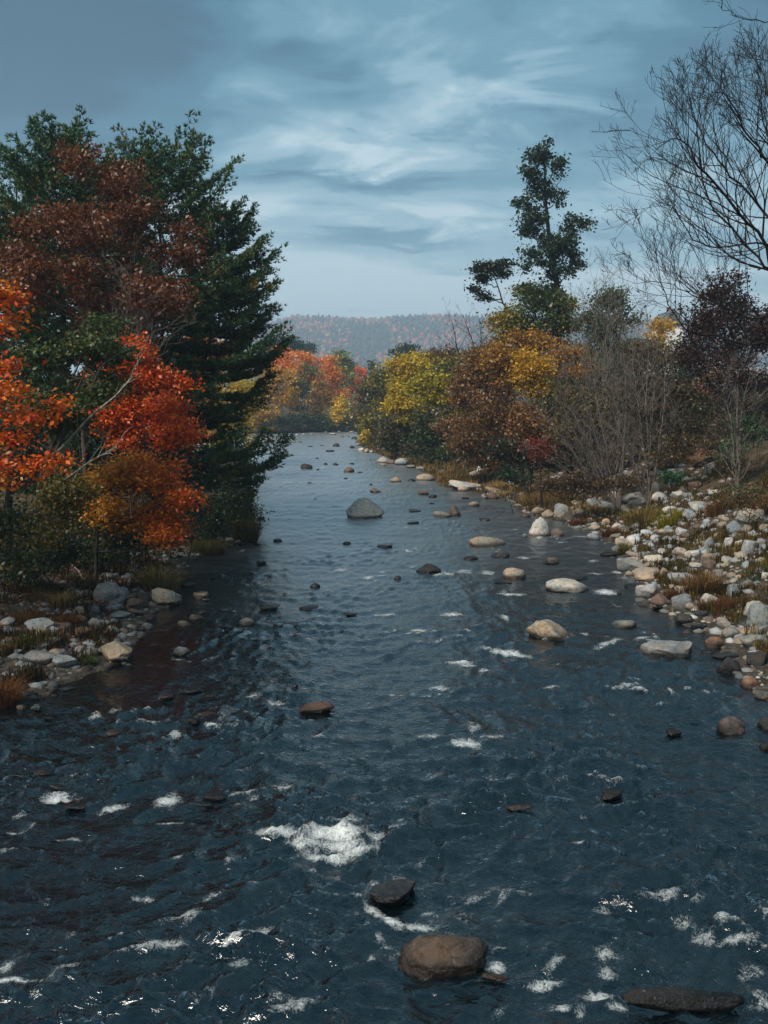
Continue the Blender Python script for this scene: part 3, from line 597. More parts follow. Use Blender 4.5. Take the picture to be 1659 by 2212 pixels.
# left shore
rock_set(0, 1051, .4, [(590,642,162,106,'grey','round',dict(label='biggest grey domed boulder on the left shore', sub=5, seed=0)),(893,647,152,86,'tan','round',dict(label='smooth grey-tan boulder beside the golden tussock on the left shore', sub=5, seed=6)),(735,667,122,56,'brown','round'),(785,627,62,42,'dark','peak'),
  (630,952,202,112,'tan','angular',dict(label='angular tan boulder veined with pale ridges at the left waterline', sub=5, seed=5)),(595,802,82,42,'tan','round'),(225,975,162,68,'grey','slab',dict(sub=4)),(345,988,122,62,'blue','slab',dict(sub=4)),(300,928,66,48,'tan','round'),(215,782,142,66,'blue','round',dict(sub=4)),
  (235,828,76,70,'tan','round'),(460,822,92,56,'brown','angular'),(270,862,122,44,'grey','round'),(225,882,92,32,'blue','slab'),(650,717,102,36,'grey','round'),(615,672,92,30,'blue','slab'),(435,692,66,40,'tan','round'),(510,692,62,46,'grey','round'),(380,702,82,30,'pale','round'),(500,757,72,38,'grey','round'),
  (435,737,62,42,'brown','round'),(600,752,62,28,'grey','round'),(740,702,92,32,'brown','slab'),(1050,277,72,48,'tan','peak'),(1235,302,52,24,'tan','round'),(1240,327,42,22,'grey','round'),(1350,302,62,26,'grey','round'),(1390,317,40,12,'dark','round'),(985,382,72,20,'grey','slab'),(575,512,72,42,'grey','round'),
  (90,907,62,24,'pale','round'),(75,850,60,30,'grey','round'),(60,800,90,40,'grey','round'),(130,1072,50,24,'tan','round'),(740,290,50,36,'tan','angular'),(570,370,50,34,'pale','round'),(655,385,30,20,'tan','round'),(470,600,60,34,'grey','round'),(660,590,60,44,'grey','round'),(560,560,70,30,'grey','round'),
  (420,600,70,34,'blue','round'),(300,800,60,36,'grey','round'),(150,830,60,36,'grey','round'),(330,770,90,24,'brown','slab'),(400,850,60,24,'grey','round'),(480,870,70,22,'blue','slab'),(560,850,60,20,'grey','round'),(580,985,50,32,'brown','round'),(430,900,60,30,'grey','round'),(480,925,90,40,'grey','slab'),(30,870,60,30,'grey','round'),(40,760,70,36,'grey','round'),
  (700,640,40,26,'tan','round'),(820,690,40,18,'grey','round'),(970,605,30,20,'tan','round'),(1180,300,50,24,'tan','round'),(1280,310,40,16,'grey','round'),(1100,370,40,16,'grey','round'),(1080,390,40,18,'dark','round'),(1310,320,50,16,'dark','slab'),(1020,400,50,16,'grey','slab'),(880,390,40,16,'grey','round'),(730,470,50,22,'grey','round'),(690,500,60,28,'grey','round'),(800,450,40,18,'blue','round'),(620,500,50,30,'grey','round'),(950,385,50,18,'grey','round'),(1410,182,40,18,'dark','round'),(1395,230,40,14,'grey','round'),(1400,210,30,10,'dark','round')])

def label_rocks():
    named = [r for r in ROCKS if r['label']]
    seen = {}
    for r in ROCKS:
        if r['label']: continue
        size = 'large' if r['wm'] > 1.1 else 'small' if r['wm'] < 0.55 else 'mid-sized'
        best = min(named, key=lambda q: math.hypot(q['px'] - r['px'], (q['py'] - r['py']) * 1.8))
        dx, dy = r['px'] - best['px'], (r['py'] - best['py']) * 1.8
        rel = ('right of' if dx > 0 else 'left of') if abs(dx) > abs(dy) else ('in front of' if dy > 0 else 'behind')
        far = math.hypot(dx, dy); adv = 'just ' if far < 80 else '' if far < 190 else 'well '
        head = best['label'].split(' with ')[0].split(' in ')[0].split(' on ')[0].split(' at ')[0].split(' near ')[0].split(' beside ')[0].split(' alone')[0].split(' standing')[0].split(' lying')[0].split(' from ')[0].split(' leaning')[0].split(' touching')[0].split(' just')[0].split(' far ')[0].split(' almost')[0].split(' awash')[0].split(' right ')[0].split(' below ')[0].split(' between ')[0].split(' jutting')[0].split(', ')[0]
        head = ' '.join(head.split()[-5:]) if len(head.split()) > 6 else head
        lab = f"{size} {RCW[r['col']]} {RKW[r['kind']]} rock {adv}{rel} the {head}"
        seen.setdefault(lab, []).append(r)
    order = ['nearest', 'second nearest', 'third nearest', 'fourth nearest', 'fifth nearest', 'sixth nearest']
    for lab, rs in seen.items():
        rs.sort(key=lambda r: -r['py'])
        for i, r in enumerate(rs):
            r['label'] = lab if len(rs) == 1 else (f"{order[i]} of the " + lab.replace(' rock', ' rocks', 1) if len(rs) > 1 and i < len(order) else lab)
    for r in ROCKS:
        for w in (RKW[r['kind']] + ' ', 'mid-sized ', 'large ', 'small ', 'just ', 'well '):
            if len(r['label'].replace('-', ' ').split()) > 16: r['label'] = r['label'].replace(w, '', 1)
        o = r['o']; o['label'] = r['label']; o['category'] = 'boulder' if r['wm'] > 0.9 else 'rock'
        o['group'] = 'rocks in the river' if r['wet'] else ('rocks on the left bank' if r['px'] < 600 else 'rocks on the right bank')
label_rocks()

# cobbles and pebbles between them: past counting
def pebbles(name, label, px0, px1, py0, py1, n, seed, lo, hi, dmax, cols, thr=-0.15, shade=1.0):
    rng = np.random.RandomState(seed)
    iv, fi = _ICO[1]
    X0 = np.array([at(px0 + (px1 - px0) * a, py0 + (py1 - py0) * b)[:2] for a in (0, .5, 1) for b in (0, .25, .5, .75, 1)])
    xa, xb, ya, yb = X0[:, 0].min(), X0[:, 0].max(), X0[:, 1].min(), X0[:, 1].max()
    x = rng.uniform(xa, xb, n * 4); y = rng.uniform(ya, yb, n * 4)
    z = G(x, y); P = LB if name == 'left' else RB
    d = dist_poly(x, y, P); ins = inside(x, y)
    k = (d < np.where(ins, 1.2, dmax)) & (fbm(x / 2.5, y / 2.5, 3, seed) + 0.35 - 0.5 * (d / dmax) > thr) & (z < 4.5)
    x, y, z, d = x[k][:n], y[k][:n], z[k][:n], d[k][:n]; m = len(x)
    s = lo + (hi - lo) * rng.rand(m) ** 3.0
    V = iv[None] * np.stack([s * rng.uniform(.7, 1.3, m), s * rng.uniform(.7, 1.3, m), s * rng.uniform(.45, .8, m)], -1)[:, None, :] * rng.uniform(0.78, 1.15, (m, len(iv), 1))
    a = rng.rand(m) * 6.28; ca, sa = np.cos(a)[:, None], np.sin(a)[:, None]
    vx = V[..., 0] * ca - V[..., 1] * sa; vy = V[..., 0] * sa + V[..., 1] * ca
    V = np.stack([vx + x[:, None], vy + y[:, None], V[..., 2] + (z - s * 0.05)[:, None]], -1)
    F = fi[None] + (np.arange(m) * len(iv))[:, None, None]
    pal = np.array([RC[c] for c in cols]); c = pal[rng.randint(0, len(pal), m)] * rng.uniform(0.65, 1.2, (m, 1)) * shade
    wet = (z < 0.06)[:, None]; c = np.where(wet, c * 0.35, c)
    mm = bpy.data.materials.get('cobble')
    if mm is None:
        mm = material('cobble'); t = NT(mm)
        cc = t.n('ShaderNodeAttribute', attribute_name='tint').outputs[0]
        f = t.noise(t.n('ShaderNodeNewGeometry').outputs['Position'], 22, 4, 0.7)
        cc = t.mix(1.0, cc, t.ramp(f, [(0.25, (0.6,) * 3), (0.75, (1.3,) * 3)]), 'MULTIPLY')
        b = t.n('ShaderNodeBump', {'Height': f, 'Strength': 0.6, 'Distance': 0.03})
        t.out(t.n('ShaderNodeBsdfPrincipled', {'Base Color': cc, 'Roughness': 0.8, 'Specular IOR Level': 0.3, 'Normal': b.outputs[0]}).outputs[0])
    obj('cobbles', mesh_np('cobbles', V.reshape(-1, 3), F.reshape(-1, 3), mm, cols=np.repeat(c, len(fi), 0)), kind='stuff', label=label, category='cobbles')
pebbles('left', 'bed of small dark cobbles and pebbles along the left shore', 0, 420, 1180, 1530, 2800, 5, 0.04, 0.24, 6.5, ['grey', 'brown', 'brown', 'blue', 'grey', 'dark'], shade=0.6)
pebbles('right', 'bed of pale cobbles and pebbles covering the right bank', 1120, 1659, 1060, 1500, 4400, 6, 0.05, 0.34, 11.0, ['pale', 'tan', 'grey', 'grey', 'blue', 'tan', 'brown'], shade=0.85)
build_water()

# ================================================================== trees
def leaf_quads(C, u, v, fold, rng):
    """one folded rhombus per leaf: C centres, u half-length vectors, v half-width vectors"""
    n = np.cross(u, v); n /= np.linalg.norm(n, axis=1)[:, None] + 1e-9
    w = np.linalg.norm(v, axis=1)[:, None]
    a = C - u; b = C + v * 0.9 + n * w * fold; c = C + u; d = C - v * 0.9 + n * w * fold
    V = np.stack([a, b, c, d], 1).reshape(-1, 3)
    F = np.arange(len(C) * 4).reshape(-1, 4)
    return V, F
def rand_unit(rng, n):
    v = rng.normal(size=(n, 3)); return v / np.linalg.norm(v, axis=1)[:, None]
def perp_pair(nrm, rng):
    r = rand_unit(rng, len(nrm)); u = np.cross(nrm, r); u /= np.linalg.norm(u, axis=1)[:, None] + 1e-9
    return u, np.cross(nrm, u)
def mixpal(pal, w, jitter, rng, n=None):
    """pal: list of colours along 0..1; w: value per leaf"""
    pal = np.asarray(pal, float); w = np.clip(w, 0, 0.9999) * (len(pal) - 1); i = w.astype(int); f = (w - i)[:, None]
    c = pal[i] * (1 - f) + pal[np.minimum(i + 1, len(pal) - 1)] * f
    return c * rng.uniform(1 - jitter, 1 + jitter, (len(c), 1)) * rng.uniform(0.93, 1.07, c.shape)

def crown_mesh(lobes, n_leaf, leaf, pal, rng, clump=0.45, per=26, flat=0.45, up=0.6, hollow=0.45, hue=None, jitter=0.3, gapthr=-0.16):
    """lobes: (centre xyz, radii xyz). returns mesh and clump centres (per lobe)"""
    sub = []; par = []
    for li, (c, r) in enumerate(lobes):                      # every lobe is a bunch of smaller, uneven boughs
        c = np.asarray(c, float); r = np.asarray(r, float)
        sub.append((c, r * 0.62)); par.append(li)
        for _ in range(7):
            d = rand_unit(rng, 1)[0]; d[2] = d[2] * 0.9 + 0.1
            sub.append((c + d * r * rng.uniform(0.55, 0.95), r * rng.uniform(0.24, 0.5) * np.array([1.1, 1.1, 0.85]))); par.append(li)
    vol = np.array([np.prod(r) ** 0.7 for c, r in sub]); k = np.maximum(2, np.round(vol / vol.sum() * n_leaf / per)).astype(int)
    cl = []; own = []
    for li, (c, r), m in zip(par, sub, k):
        d = rand_unit(rng, m)
        rad = (hollow + (1 - hollow) * rng.rand(m)) ** 0.6
        lump = np.clip(0.82 + 0.7 * n3(d + c[None] * 0.37, 1.9, 70 + li) + 0.12 * rng.normal(size=m), 0.3, 1.35)
        cl.append(c + d * r * (rad * lump)[:, None]); own.append(np.full(m, li))
    cl = np.concatenate(cl); own = np.concatenate(own)
    # drop some whole clumps so that gaps stay open
    gap = n3(cl, 0.9 / max(clump, 0.2) * 0.4, 91); keep = gap > gapthr
    cl = cl[keep]; own = own[keep]
    m = len(cl)
    cnt = per
    C = np.repeat(cl, cnt, 0) + rng.normal(size=(m * cnt, 3)) * np.array([clump, clump, clump * flat])[None] * np.repeat(rng.uniform(0.6, 1.25, m), cnt)[:, None]
    n = len(C)
    nrm = rand_unit(rng, n) * (1 - up) + np.array([0, 0, up]); nrm /= np.linalg.norm(nrm, axis=1)[:, None]
    u, v = perp_pair(nrm, rng)
    s = leaf * rng.uniform(0.45, 1.4, n)[:, None]
    V, F = leaf_quads(C, u * s * 0.55, v * s * 0.36, 0.35, rng)
    cw = np.repeat(rng.rand(m), cnt) * 0.5 + rng.rand(n) * 0.3
    if hue is not None: cw = cw * 0.6 + np.clip(hue(C), 0, 1) * 0.62
    else: cw = cw / 0.8
    cols = mixpal(pal, cw, jitter, rng)
    return V, F, cols, cl, own

def limbs(tubes, trunk, r0, cl, own, lobes, rng, twigs=0.5, r_limb=0.32):
    """trunk: polyline; limbs run from the trunk to each lobe, twigs from limb to clumps"""
    T = curve(trunk, 14, 0.03 * np.linalg.norm(np.diff(trunk, axis=0), axis=1).mean() * 0.2, rng)
    tubes.add(T, r0 * (1 - 0.75 * np.linspace(0, 1, 14) ** 0.9), 7)
    for li, (c, r) in enumerate(lobes):
        c = np.asarray(c); lowz = c[2] - 0.9 * r[2] - 0.25 * np.hypot(*(c[:2] - T[-1][:2]))
        dd = np.abs(T[:, 2] - lowz) + 0.25 * np.linalg.norm(T[:, :2] - c[:2], axis=1); i = int(np.argmin(dd))
        s = T[i]; mid = (s + c) / 2 + np.array([0, 0, -0.10 * np.linalg.norm(c - s)]) + rng.normal(size=3) * 0.12
        Lp = curve([s, mid, c], 8, 0.05, rng); rr = r0 * r_limb
        tubes.add(Lp, rr * (1 - 0.75 * np.linspace(0, 1, 8)), 5)
        mem = np.where(own == li)[0]
        for j in mem[rng.rand(len(mem)) < twigs]:
            q = cl[j]; a = Lp[rng.randint(3, 8)]
            m2 = (a + q) / 2 + rng.normal(size=3) * 0.1 + np.array([0, 0, -0.05])
            tubes.add(curve([a, m2, q], 4), rr * 0.22 * np.array([1, .8, .55, .25]), 3)

def px_lobes(Y, rows, dy=0.0):
    out = []
    for r in rows:
        px, py, rx, ry = r[:4]; off = r[4] if len(r) > 4 else 0.0
        y = Y + off; c = atY(px, py, y); k = y / FOCAL
        out.append((c, np.array([rx * k, (rx + ry) * 0.5 * k, ry * k])))
    return out
def broadleaf(name, label, Y, base_px, rows, n_leaf, leaf, pal, seed, bark=None, r0=0.16, trunk=None, cat='tree', group=None, twigs=0.5, part='trunk', rlimb=0.32, **kw):
    rng = np.random.RandomState(seed)
    lobes = px_lobes(Y, rows)
    bx = atY(base_px, 1100, Y)[0]; bz = max(gz(bx, Y), 0.0)
    base = np.array([bx, Y, bz - 0.15])
    V, F, cols, cl, own = crown_mesh(lobes, n_leaf, leaf, pal, rng, **kw)
    if trunk is None:
        top = max(lobes, key=lambda l: l[0][2])[0]
        tr = [base, base * 0.6 + top * 0.4 + rng.normal(size=3) * 0.1, top]
    else:
        tr = [base] + [atY(x, y, Y) for x, y in trunk]
    tb = Tubes(); limbs(tb, np.array(tr), r0, cl - 0, own, lobes, rng, twigs, rlimb)
    root = empty(name, base, label, cat, group)
    o1 = obj(part, tb.mesh(part, bark or M_BARK), root, -base); o2 = obj('crown' if part == 'trunk' else 'foliage', mesh_np('crown', V, F, M_LEAF, cols=cols), root, -base)
    o1.location = (-base[0], -base[1], -base[2]); o2.location = o1.location
    return root

# ------------------------------------------------------------------ white pines
PINE_PAL = [(0.018, 0.056, 0.026), (0.032, 0.088, 0.034), (0.058, 0.125, 0.036), (0.14, 0.15, 0.028), (0.42, 0.25, 0.024)]
def pine(label, Y, pts, reach, seed, low=1.0, r0=0.24, dens=1.0, bottom=0.12, bias=None, name='pine_tree', gold=0.0, group='tall pines on the left bank', bushy=0.0):
    rng = np.random.RandomState(seed)
    P = [atY(x, y, Y) for x, y in pts]; P[0][2] = max(gz(P[0][0], Y), 0) - 0.15
    base = P[0]; P = np.array(P)
    T = curve(P, 40, 0.02, rng); Hh = T[-1, 2] - T[0, 2]
    tb = Tubes(); tb.add(T, r0 * (1 - 0.93 * np.linspace(0, 1, 40) ** 0.8), 7)
    C = []; D = []; K = []; G_ = []
    z = bottom
    while z < 0.985:
        nb = rng.randint(4, 7) if z > 0.3 else rng.randint(3, 6)
        i = z * 39; a = T[int(i)] + (T[min(39, int(i) + 1)] - T[int(i)]) * (i - int(i))
        az0 = rng.rand() * 6.28
        for b in range(nb):
            az = az0 + b * 6.28 / nb + rng.normal() * 0.25
            prof = np.interp(z, [0, 0.15, 0.45, 0.75, 0.92, 1.0], [0.85 * low, 1.0 * low, 0.92, 0.62, 0.34, 0.10])
            Lb = reach * prof * rng.uniform(0.62, 1.12)
            if bias is not None: Lb *= 1 + bias[1] * max(0, math.cos(az - bias[0]))
            if z < 0.3 and rng.rand() < 0.25: Lb *= 0.4
            if Lb < 0.25: continue
            rise = np.interp(z, [0, 0.4, 0.8, 1.0], [-0.10, 0.08, 0.45, 1.4])
            dh = np.array([math.cos(az), math.sin(az), 0])
            t = np.linspace(0, 1, 7)
            Bp = a + dh * (t * Lb)[:, None] + np.array([0, 0, 1.0]) * (Lb * (rise * t - 0.20 * np.sin(t * 3.0) * (1 - z) + 0.26 * t ** 3))[:, None] + rng.normal(size=(7, 3)) * 0.03 * Lb * t[:, None]
            tb.add(Bp, max(0.012, r0 * 0.22 * (Lb / reach)) * (1 - 0.8 * t), 4)
            side = np.cross(dh, [0, 0, 1.0])
            ns = max(4, int(Lb * 5.2 * dens))
            for s in range(ns):
                ts = 0.22 + 0.78 * (s + rng.rand()) / ns
                q = ts * 6; qi = min(5, int(q)); p = Bp[qi] + (Bp[qi + 1] - Bp[qi]) * (q - qi)
                sg = 1 if s % 2 else -1
                Ls = (0.16 + 0.34 * (1 - ts)) * Lb * rng.uniform(0.6, 1.2) + 0.22
                d2 = dh * 0.75 + side * sg * rng.uniform(0.5, 1.0) + np.array([0, 0, 0.08 + 0.4 * z * rng.rand()]); d2 /= np.linalg.norm(d2)
                e = p + d2 * Ls + np.array([0, 0, 0.06 * Ls])
                if Ls > 0.5: tb.add(np.array([p, (p + e) / 2 - np.array([0, 0, 0.03 * Ls]), e]), np.array([0.016, 0.012, 0.006]), 3)
                nt_ = max(2, int(Ls / 0.17 * dens))
                f = (np.arange(nt_) + rng.rand(nt_)) / nt_
                C.append(p + (e - p) * f[:, None] + rng.normal(size=(nt_, 3)) * 0.07); D.append(np.repeat((d2 * 0.55 + np.array([0, 0, 0.55]))[None], nt_, 0)); K.append(np.full(nt_, ts) * 0.5 + f * 0.5)
            nt_ = 3
            C.append(Bp[-1] + rng.normal(size=(nt_, 3)) * 0.08); D.append(np.repeat((dh * 0.5 + np.array([0, 0, 0.9]))[None], nt_, 0)); K.append(np.ones(nt_))
        z += (0.80 / Hh) * rng.uniform(0.7, 1.35)
    C.append(T[-1][None] + rng.normal(size=(5, 3)) * 0.1); D.append(np.repeat(np.array([[0, 0, 1.0]]), 5, 0)); K.append(np.ones(5))
    C = np.concatenate(C); D = np.concatenate(D); K = np.concatenate(K); m = len(C)
    NN = 6
    d = np.repeat(D, NN, 0) + rand_unit(rng, m * NN) * 0.75; d /= np.linalg.norm(d, axis=1)[:, None]
    c = np.repeat(C, NN, 0); ln = rng.uniform(0.17, 0.32, m * NN)[:, None]
    sd = np.cross(d, rand_unit(rng, m * NN)); sd /= np.linalg.norm(sd, axis=1)[:, None] + 1e-9
    w = 0.052
    V = np.stack([c - sd * w * 0.75, c + sd * w * 0.75, c + d * ln], 1).reshape(-1, 3); F = np.arange(m * NN * 3).reshape(-1, 3)
    old = 0.06 + (fbm(C[:, 0] / 1.3 + C[:, 1] * 0.3, C[:, 2] / 1.0, 3, seed) + rng.normal(0, 0.12, m)) * 0.9 + 0.28 + gold
    old = np.where(rng.rand(m) < 0.5, old, 0.25 + 0.3 * rng.rand(m))
    cols = mixpal(PINE_PAL, np.repeat(old, NN), 0.25, rng)
    root = empty(name, base, label, 'pine tree', group)
    o1 = obj('trunk', tb.mesh('trunk', M_BARK_DARK), root); o2 = obj('crown', mesh_np('crown', V, F, M_NEEDLE, cols=cols), root)
    o1.location = o2.location = tuple(-base)
    return root

pine('tallest dark green pine on the left bank, behind the russet tree', 50, [(132, 1150), (140, 800), (128, 500), (135, 305)], 4.6, 11, dens=1.5)
pine('broad green pine with gold-tinged needles reaching right over the river', 56, [(345, 1140), (352, 800), (345, 500), (345, 348)], 5.3, 12, bias=(0.0, 0.35), gold=0.14, dens=1.25)
pine('leaning dark-trunked pine with low boughs hanging over the water', 58, [(395, 1135), (418, 880), (455, 720), (468, 560), (470, 475)], 3.2, 13, low=1.45, bias=(-0.2, 0.42), bottom=0.06, gold=0.22, dens=1.6)
pine('dark pine at the left edge, lower than its neighbour', 54, [(20, 1150), (30, 700), (38, 338)], 4.6, 14, dens=1.1)
pine('dark pine peeking out between the two tall left pines', 63, [(265, 1140), (268, 700), (272, 322)], 4.2, 15, dens=1.2)

# ------------------------------------------------------------------ left bank, broad-leaved
def scatter(poly, n, rx, ry, seed, dz=1.2):
    rng = np.random.RandomState(seed); poly = np.array(poly, float); lo, hi = poly.min(0), poly.max(0); out = []
    while len(out) < n:
        q = lo + rng.rand(2) * (hi - lo); ins = False
        for (ax, ay), (bx, by) in zip(poly, np.roll(poly, -1, 0)):
            if (ay > q[1]) != (by > q[1]) and q[0] < (bx - ax) * (q[1] - ay) / (by - ay) + ax: ins = not ins
        if ins: out.append((q[0], q[1], rng.uniform(*rx), rng.uniform(*ry), rng.uniform(-dz, dz)))
    return out
RUSSET = [(0.06, 0.019, 0.009), (0.12, 0.036, 0.013), (0.19, 0.062, 0.019), (0.28, 0.115, 0.033)]
MAPLE = [(0.52, 0.035, 0.008), (0.62, 0.075, 0.008), (0.66, 0.13, 0.008), (0.62, 0.20, 0.012), (0.50, 0.22, 0.015)]
FLAME = [(0.56, 0.030, 0.010), (0.66, 0.065, 0.009), (0.70, 0.110, 0.009), (0.68, 0.165, 0.010), (0.58, 0.21, 0.012)]
OLIVE = [(0.018, 0.040, 0.012), (0.035, 0.065, 0.016), (0.06, 0.085, 0.018), (0.20, 0.17, 0.02)]
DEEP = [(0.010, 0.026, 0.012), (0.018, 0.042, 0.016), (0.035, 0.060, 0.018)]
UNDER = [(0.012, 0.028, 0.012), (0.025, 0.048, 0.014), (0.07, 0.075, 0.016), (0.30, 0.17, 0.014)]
YELLOW = [(0.30, 0.23, 0.015), (0.50, 0.34, 0.018), (0.60, 0.40, 0.02), (0.36, 0.33, 0.03)]
GOLDEN = [(0.20, 0.125, 0.018), (0.44, 0.21, 0.018), (0.58, 0.32, 0.02), (0.26, 0.20, 0.03)]
BROWN = [(0.06, 0.03, 0.014), (0.13, 0.062, 0.022), (0.23, 0.105, 0.03), (0.34, 0.165, 0.04)]
MAROON = [(0.018, 0.007, 0.006), (0.040, 0.012, 0.009), (0.075, 0.022, 0.012)]
OLGOLD = [(0.035, 0.065, 0.016), (0.09, 0.105, 0.02), (0.27, 0.20, 0.022), (0.42, 0.22, 0.022)]
broadleaf('russet_tree', 'thin-branched tree full of dull russet leaves in front of the dark pines', 44, 190, scatter([(200,345),(290,395),(375,500),(405,590),(380,690),(300,735),(180,720),(60,690),(30,560),(40,430),(110,380)], 34, (28, 52), (18, 36), 4, 2.0),
          33000, 0.17, RUSSET, 21, M_BARK, 0.15, [(182, 950), (190, 700), (205, 430)], twigs=0.7, clump=0.42, per=22, flat=0.6, up=0.35, hollow=0.15)
broadleaf('flame_maple', 'flame-red maple with tiers of leaves right of the pale dead branches', 41, 215, scatter([(285,745),(330,800),(372,800),(395,870),(405,945),(372,985),(250,990),(195,930),(185,860),(235,790)], 34, (14, 32), (11, 24), 2),
          26000, 0.15, FLAME, 22, M_BARK_DARK, 0.13, [(235, 1080), (262, 930), (290, 800)], twigs=0.5, clump=0.34, per=20, flat=0.65, up=0.45, hollow=0.05)
broadleaf('orange_maple', 'orange and yellow maple with low tiers spreading over the left shore', 39, 200, scatter([(250,985),(395,985),(400,1050),(402,1130),(370,1165),(250,1130),(160,1115),(190,1040)], 34, (16, 36), (11, 22), 3),
          22000, 0.15, [(0.64, 0.07, 0.008), (0.70, 0.12, 0.008), (0.70, 0.19, 0.010), (0.66, 0.26, 0.015), (0.55, 0.27, 0.02)], 23, M_BARK_DARK, 0.09, [(215, 1120), (240, 1060), (290, 1010)], twigs=0.6, clump=0.36, per=20, flat=0.6, up=0.5, hollow=0.05, hue=lambda C: 0.85 - (C[:, 0] + 11.5) / 4.2)
broadleaf('near_maple', 'nearest orange maple reaching into the picture from the left edge', 24, -400, [(-10,705,62,32,.6),(-50,600,45,45,0),(8,640,22,22),(20,800,52,22),(30,850,62,28,-.5),(55,905,75,24),(118,872,30,13,.3),(20,950,70,22),(15,1010,80,24),(85,1000,52,18,-.3),(20,1052,85,26),(-60,820,60,160,.8),(-70,1000,60,80,.8),(-260,560,150,160,1),(-420,420,200,180,2),(-560,640,180,180,4),(-330,820,150,130,3),(-480,880,150,110,5)],  # last lobes lie out of view, added to shade the left bank
          34000, 0.135, MAPLE, 24, M_BARK_DARK, 0.15, [(-390, 1000), (-380, 800), (-350, 520)], twigs=0.6, clump=0.27, per=22, flat=0.5, up=0.5, hollow=0.05)
g4 = broadleaf('leaning_green_tree', 'green and yellow leafed tree with several leaning mottled trunks', 36, 58, scatter([(150,690),(255,670),(270,740),(230,830),(170,920),(70,940),(30,880),(60,770)], 22, (22, 42), (14, 26), 5, 1.5),
          17000, 0.15, OLIVE, 25, M_BARK, 0.13, [(82, 1072), (106, 985), (150, 880), (190, 790)], twigs=0.35, clump=0.40, per=20, flat=0.45, up=0.45, hollow=0.2)
def limb_obj(root, Y, paths, mat, name='limb', seed=3, side=True):
    rng = np.random.RandomState(seed)
    for pts, r in paths:
        tb = Tubes(); P = curve([atY(x, y, Y + dy) for x, y, dy in pts], 16, 0.015, rng)
        tb.add(P, r * (1 - 0.85 * np.linspace(0, 1, 16)), 6)
        for _ in range(9 if side else 0):
            i = rng.randint(5, 15); d = (P[i] - P[i - 1]); d /= np.linalg.norm(d); d = d + rng.normal(size=3) * 0.55 + np.array([0, 0, 0.2]); l = rng.uniform(0.35, 1.2)
            q = P[i] + d * l * 0.5; tb.add(np.array([P[i], q, q + (d + rng.normal(size=3) * 0.5) * l * 0.5]), np.array([0.018, 0.012, 0.004]), 4)
        o = obj(name, tb.mesh(name, mat), root); o.location = tuple(-np.array(root.location))
limb_obj(g4, 36, [([(84,1068,0),(103,1057,-.6),(150,1028,-1),(212,987,-1.4),(247,969,-1.5),(271,932,-1.6)], 0.055), ([(108,985,0),(131,970,-.3),(187,909,-.8),(250,856,-1.2),(282,815,-1.2),(303,772,-1.2)], 0.075)], M_BARK_PALE, 'dead_limb')
limb_obj(g4, 36, [([(92,1040,0),(125,968,-.2),(150,900,-.4),(200,831,-.5),(232,780,-.5),(315,742,-.4)], 0.10), ([(100,1000,0),(118,940,.2),(145,850,.3),(172,780,.4),(190,690,.4)], 0.085)], M_BARK, 'limb', 4)
g4.children[-4]['label'] = 'pale lichen-grey bare limb' if g4.children else None

def bush(label, Y, px, rows, n, leaf, pal, seed, name='shrub', group='undergrowth shrubs', **kw):
    k = dict(clump=0.38, per=22, flat=0.7, up=0.35, hollow=0.2, twigs=0.25); k.update(kw)
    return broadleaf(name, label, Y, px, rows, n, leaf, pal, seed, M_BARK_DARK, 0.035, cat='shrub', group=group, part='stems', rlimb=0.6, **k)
bush('dark green bush with yellow leaves at the left edge of the shore', 31, 20, [(15,1150,60,60),(50,1200,50,40),(-30,1120,50,80)], 6500, 0.13, UNDER, 31)
bush('yellow-leafed bush under the leaning green tree', 35, 130, [(120,1090,55,45),(140,1150,60,45),(90,1160,40,35),(160,1060,40,30)], 8500, 0.13, [UNDER[1], UNDER[2], (0.20, 0.13, 0.015), (0.38, 0.21, 0.02)], 32)
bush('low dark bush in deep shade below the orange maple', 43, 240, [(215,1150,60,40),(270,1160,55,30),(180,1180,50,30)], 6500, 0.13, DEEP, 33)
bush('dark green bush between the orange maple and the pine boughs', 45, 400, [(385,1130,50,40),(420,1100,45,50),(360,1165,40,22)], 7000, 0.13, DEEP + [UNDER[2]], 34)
bush('green bush under the low pine boughs near the point', 50, 465, [(455,1120,45,40),(490,1095,40,40),(440,1150,40,22)], 7000, 0.13, DEEP + [UNDER[2]], 35)
bush('olive bush on the tip of the left bank', 55, 520, [(515,1105,34,34),(540,1120,18,30),(495,1135,30,22),(530,1085,20,22)], 6000, 0.12, [UNDER[1], UNDER[2], (0.10, 0.085, 0.02), (0.16, 0.10, 0.03)], 36)
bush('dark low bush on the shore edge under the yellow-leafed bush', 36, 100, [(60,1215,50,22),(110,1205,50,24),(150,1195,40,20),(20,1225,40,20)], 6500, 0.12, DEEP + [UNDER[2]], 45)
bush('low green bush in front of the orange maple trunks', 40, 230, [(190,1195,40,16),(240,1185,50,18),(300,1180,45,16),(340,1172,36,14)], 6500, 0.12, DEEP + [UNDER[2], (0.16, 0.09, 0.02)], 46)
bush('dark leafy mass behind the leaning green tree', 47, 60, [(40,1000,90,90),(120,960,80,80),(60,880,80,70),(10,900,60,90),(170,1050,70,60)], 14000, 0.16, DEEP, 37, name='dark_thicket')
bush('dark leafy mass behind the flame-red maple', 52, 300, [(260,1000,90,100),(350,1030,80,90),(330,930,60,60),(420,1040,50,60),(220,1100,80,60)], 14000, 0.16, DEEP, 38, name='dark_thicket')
bush('tall dark evergreen mass filling the gap behind the left maples', 60, 120, [(60,620,90,80),(20,760,80,90),(150,720,90,80),(120,560,80,60),(230,650,80,80),(250,800,70,80),(100,850,90,70),(320,760,60,70),(10,500,60,70)], 16000, 0.22, DEEP, 44, name='dark_evergreen', clump=0.5, hollow=0.4)
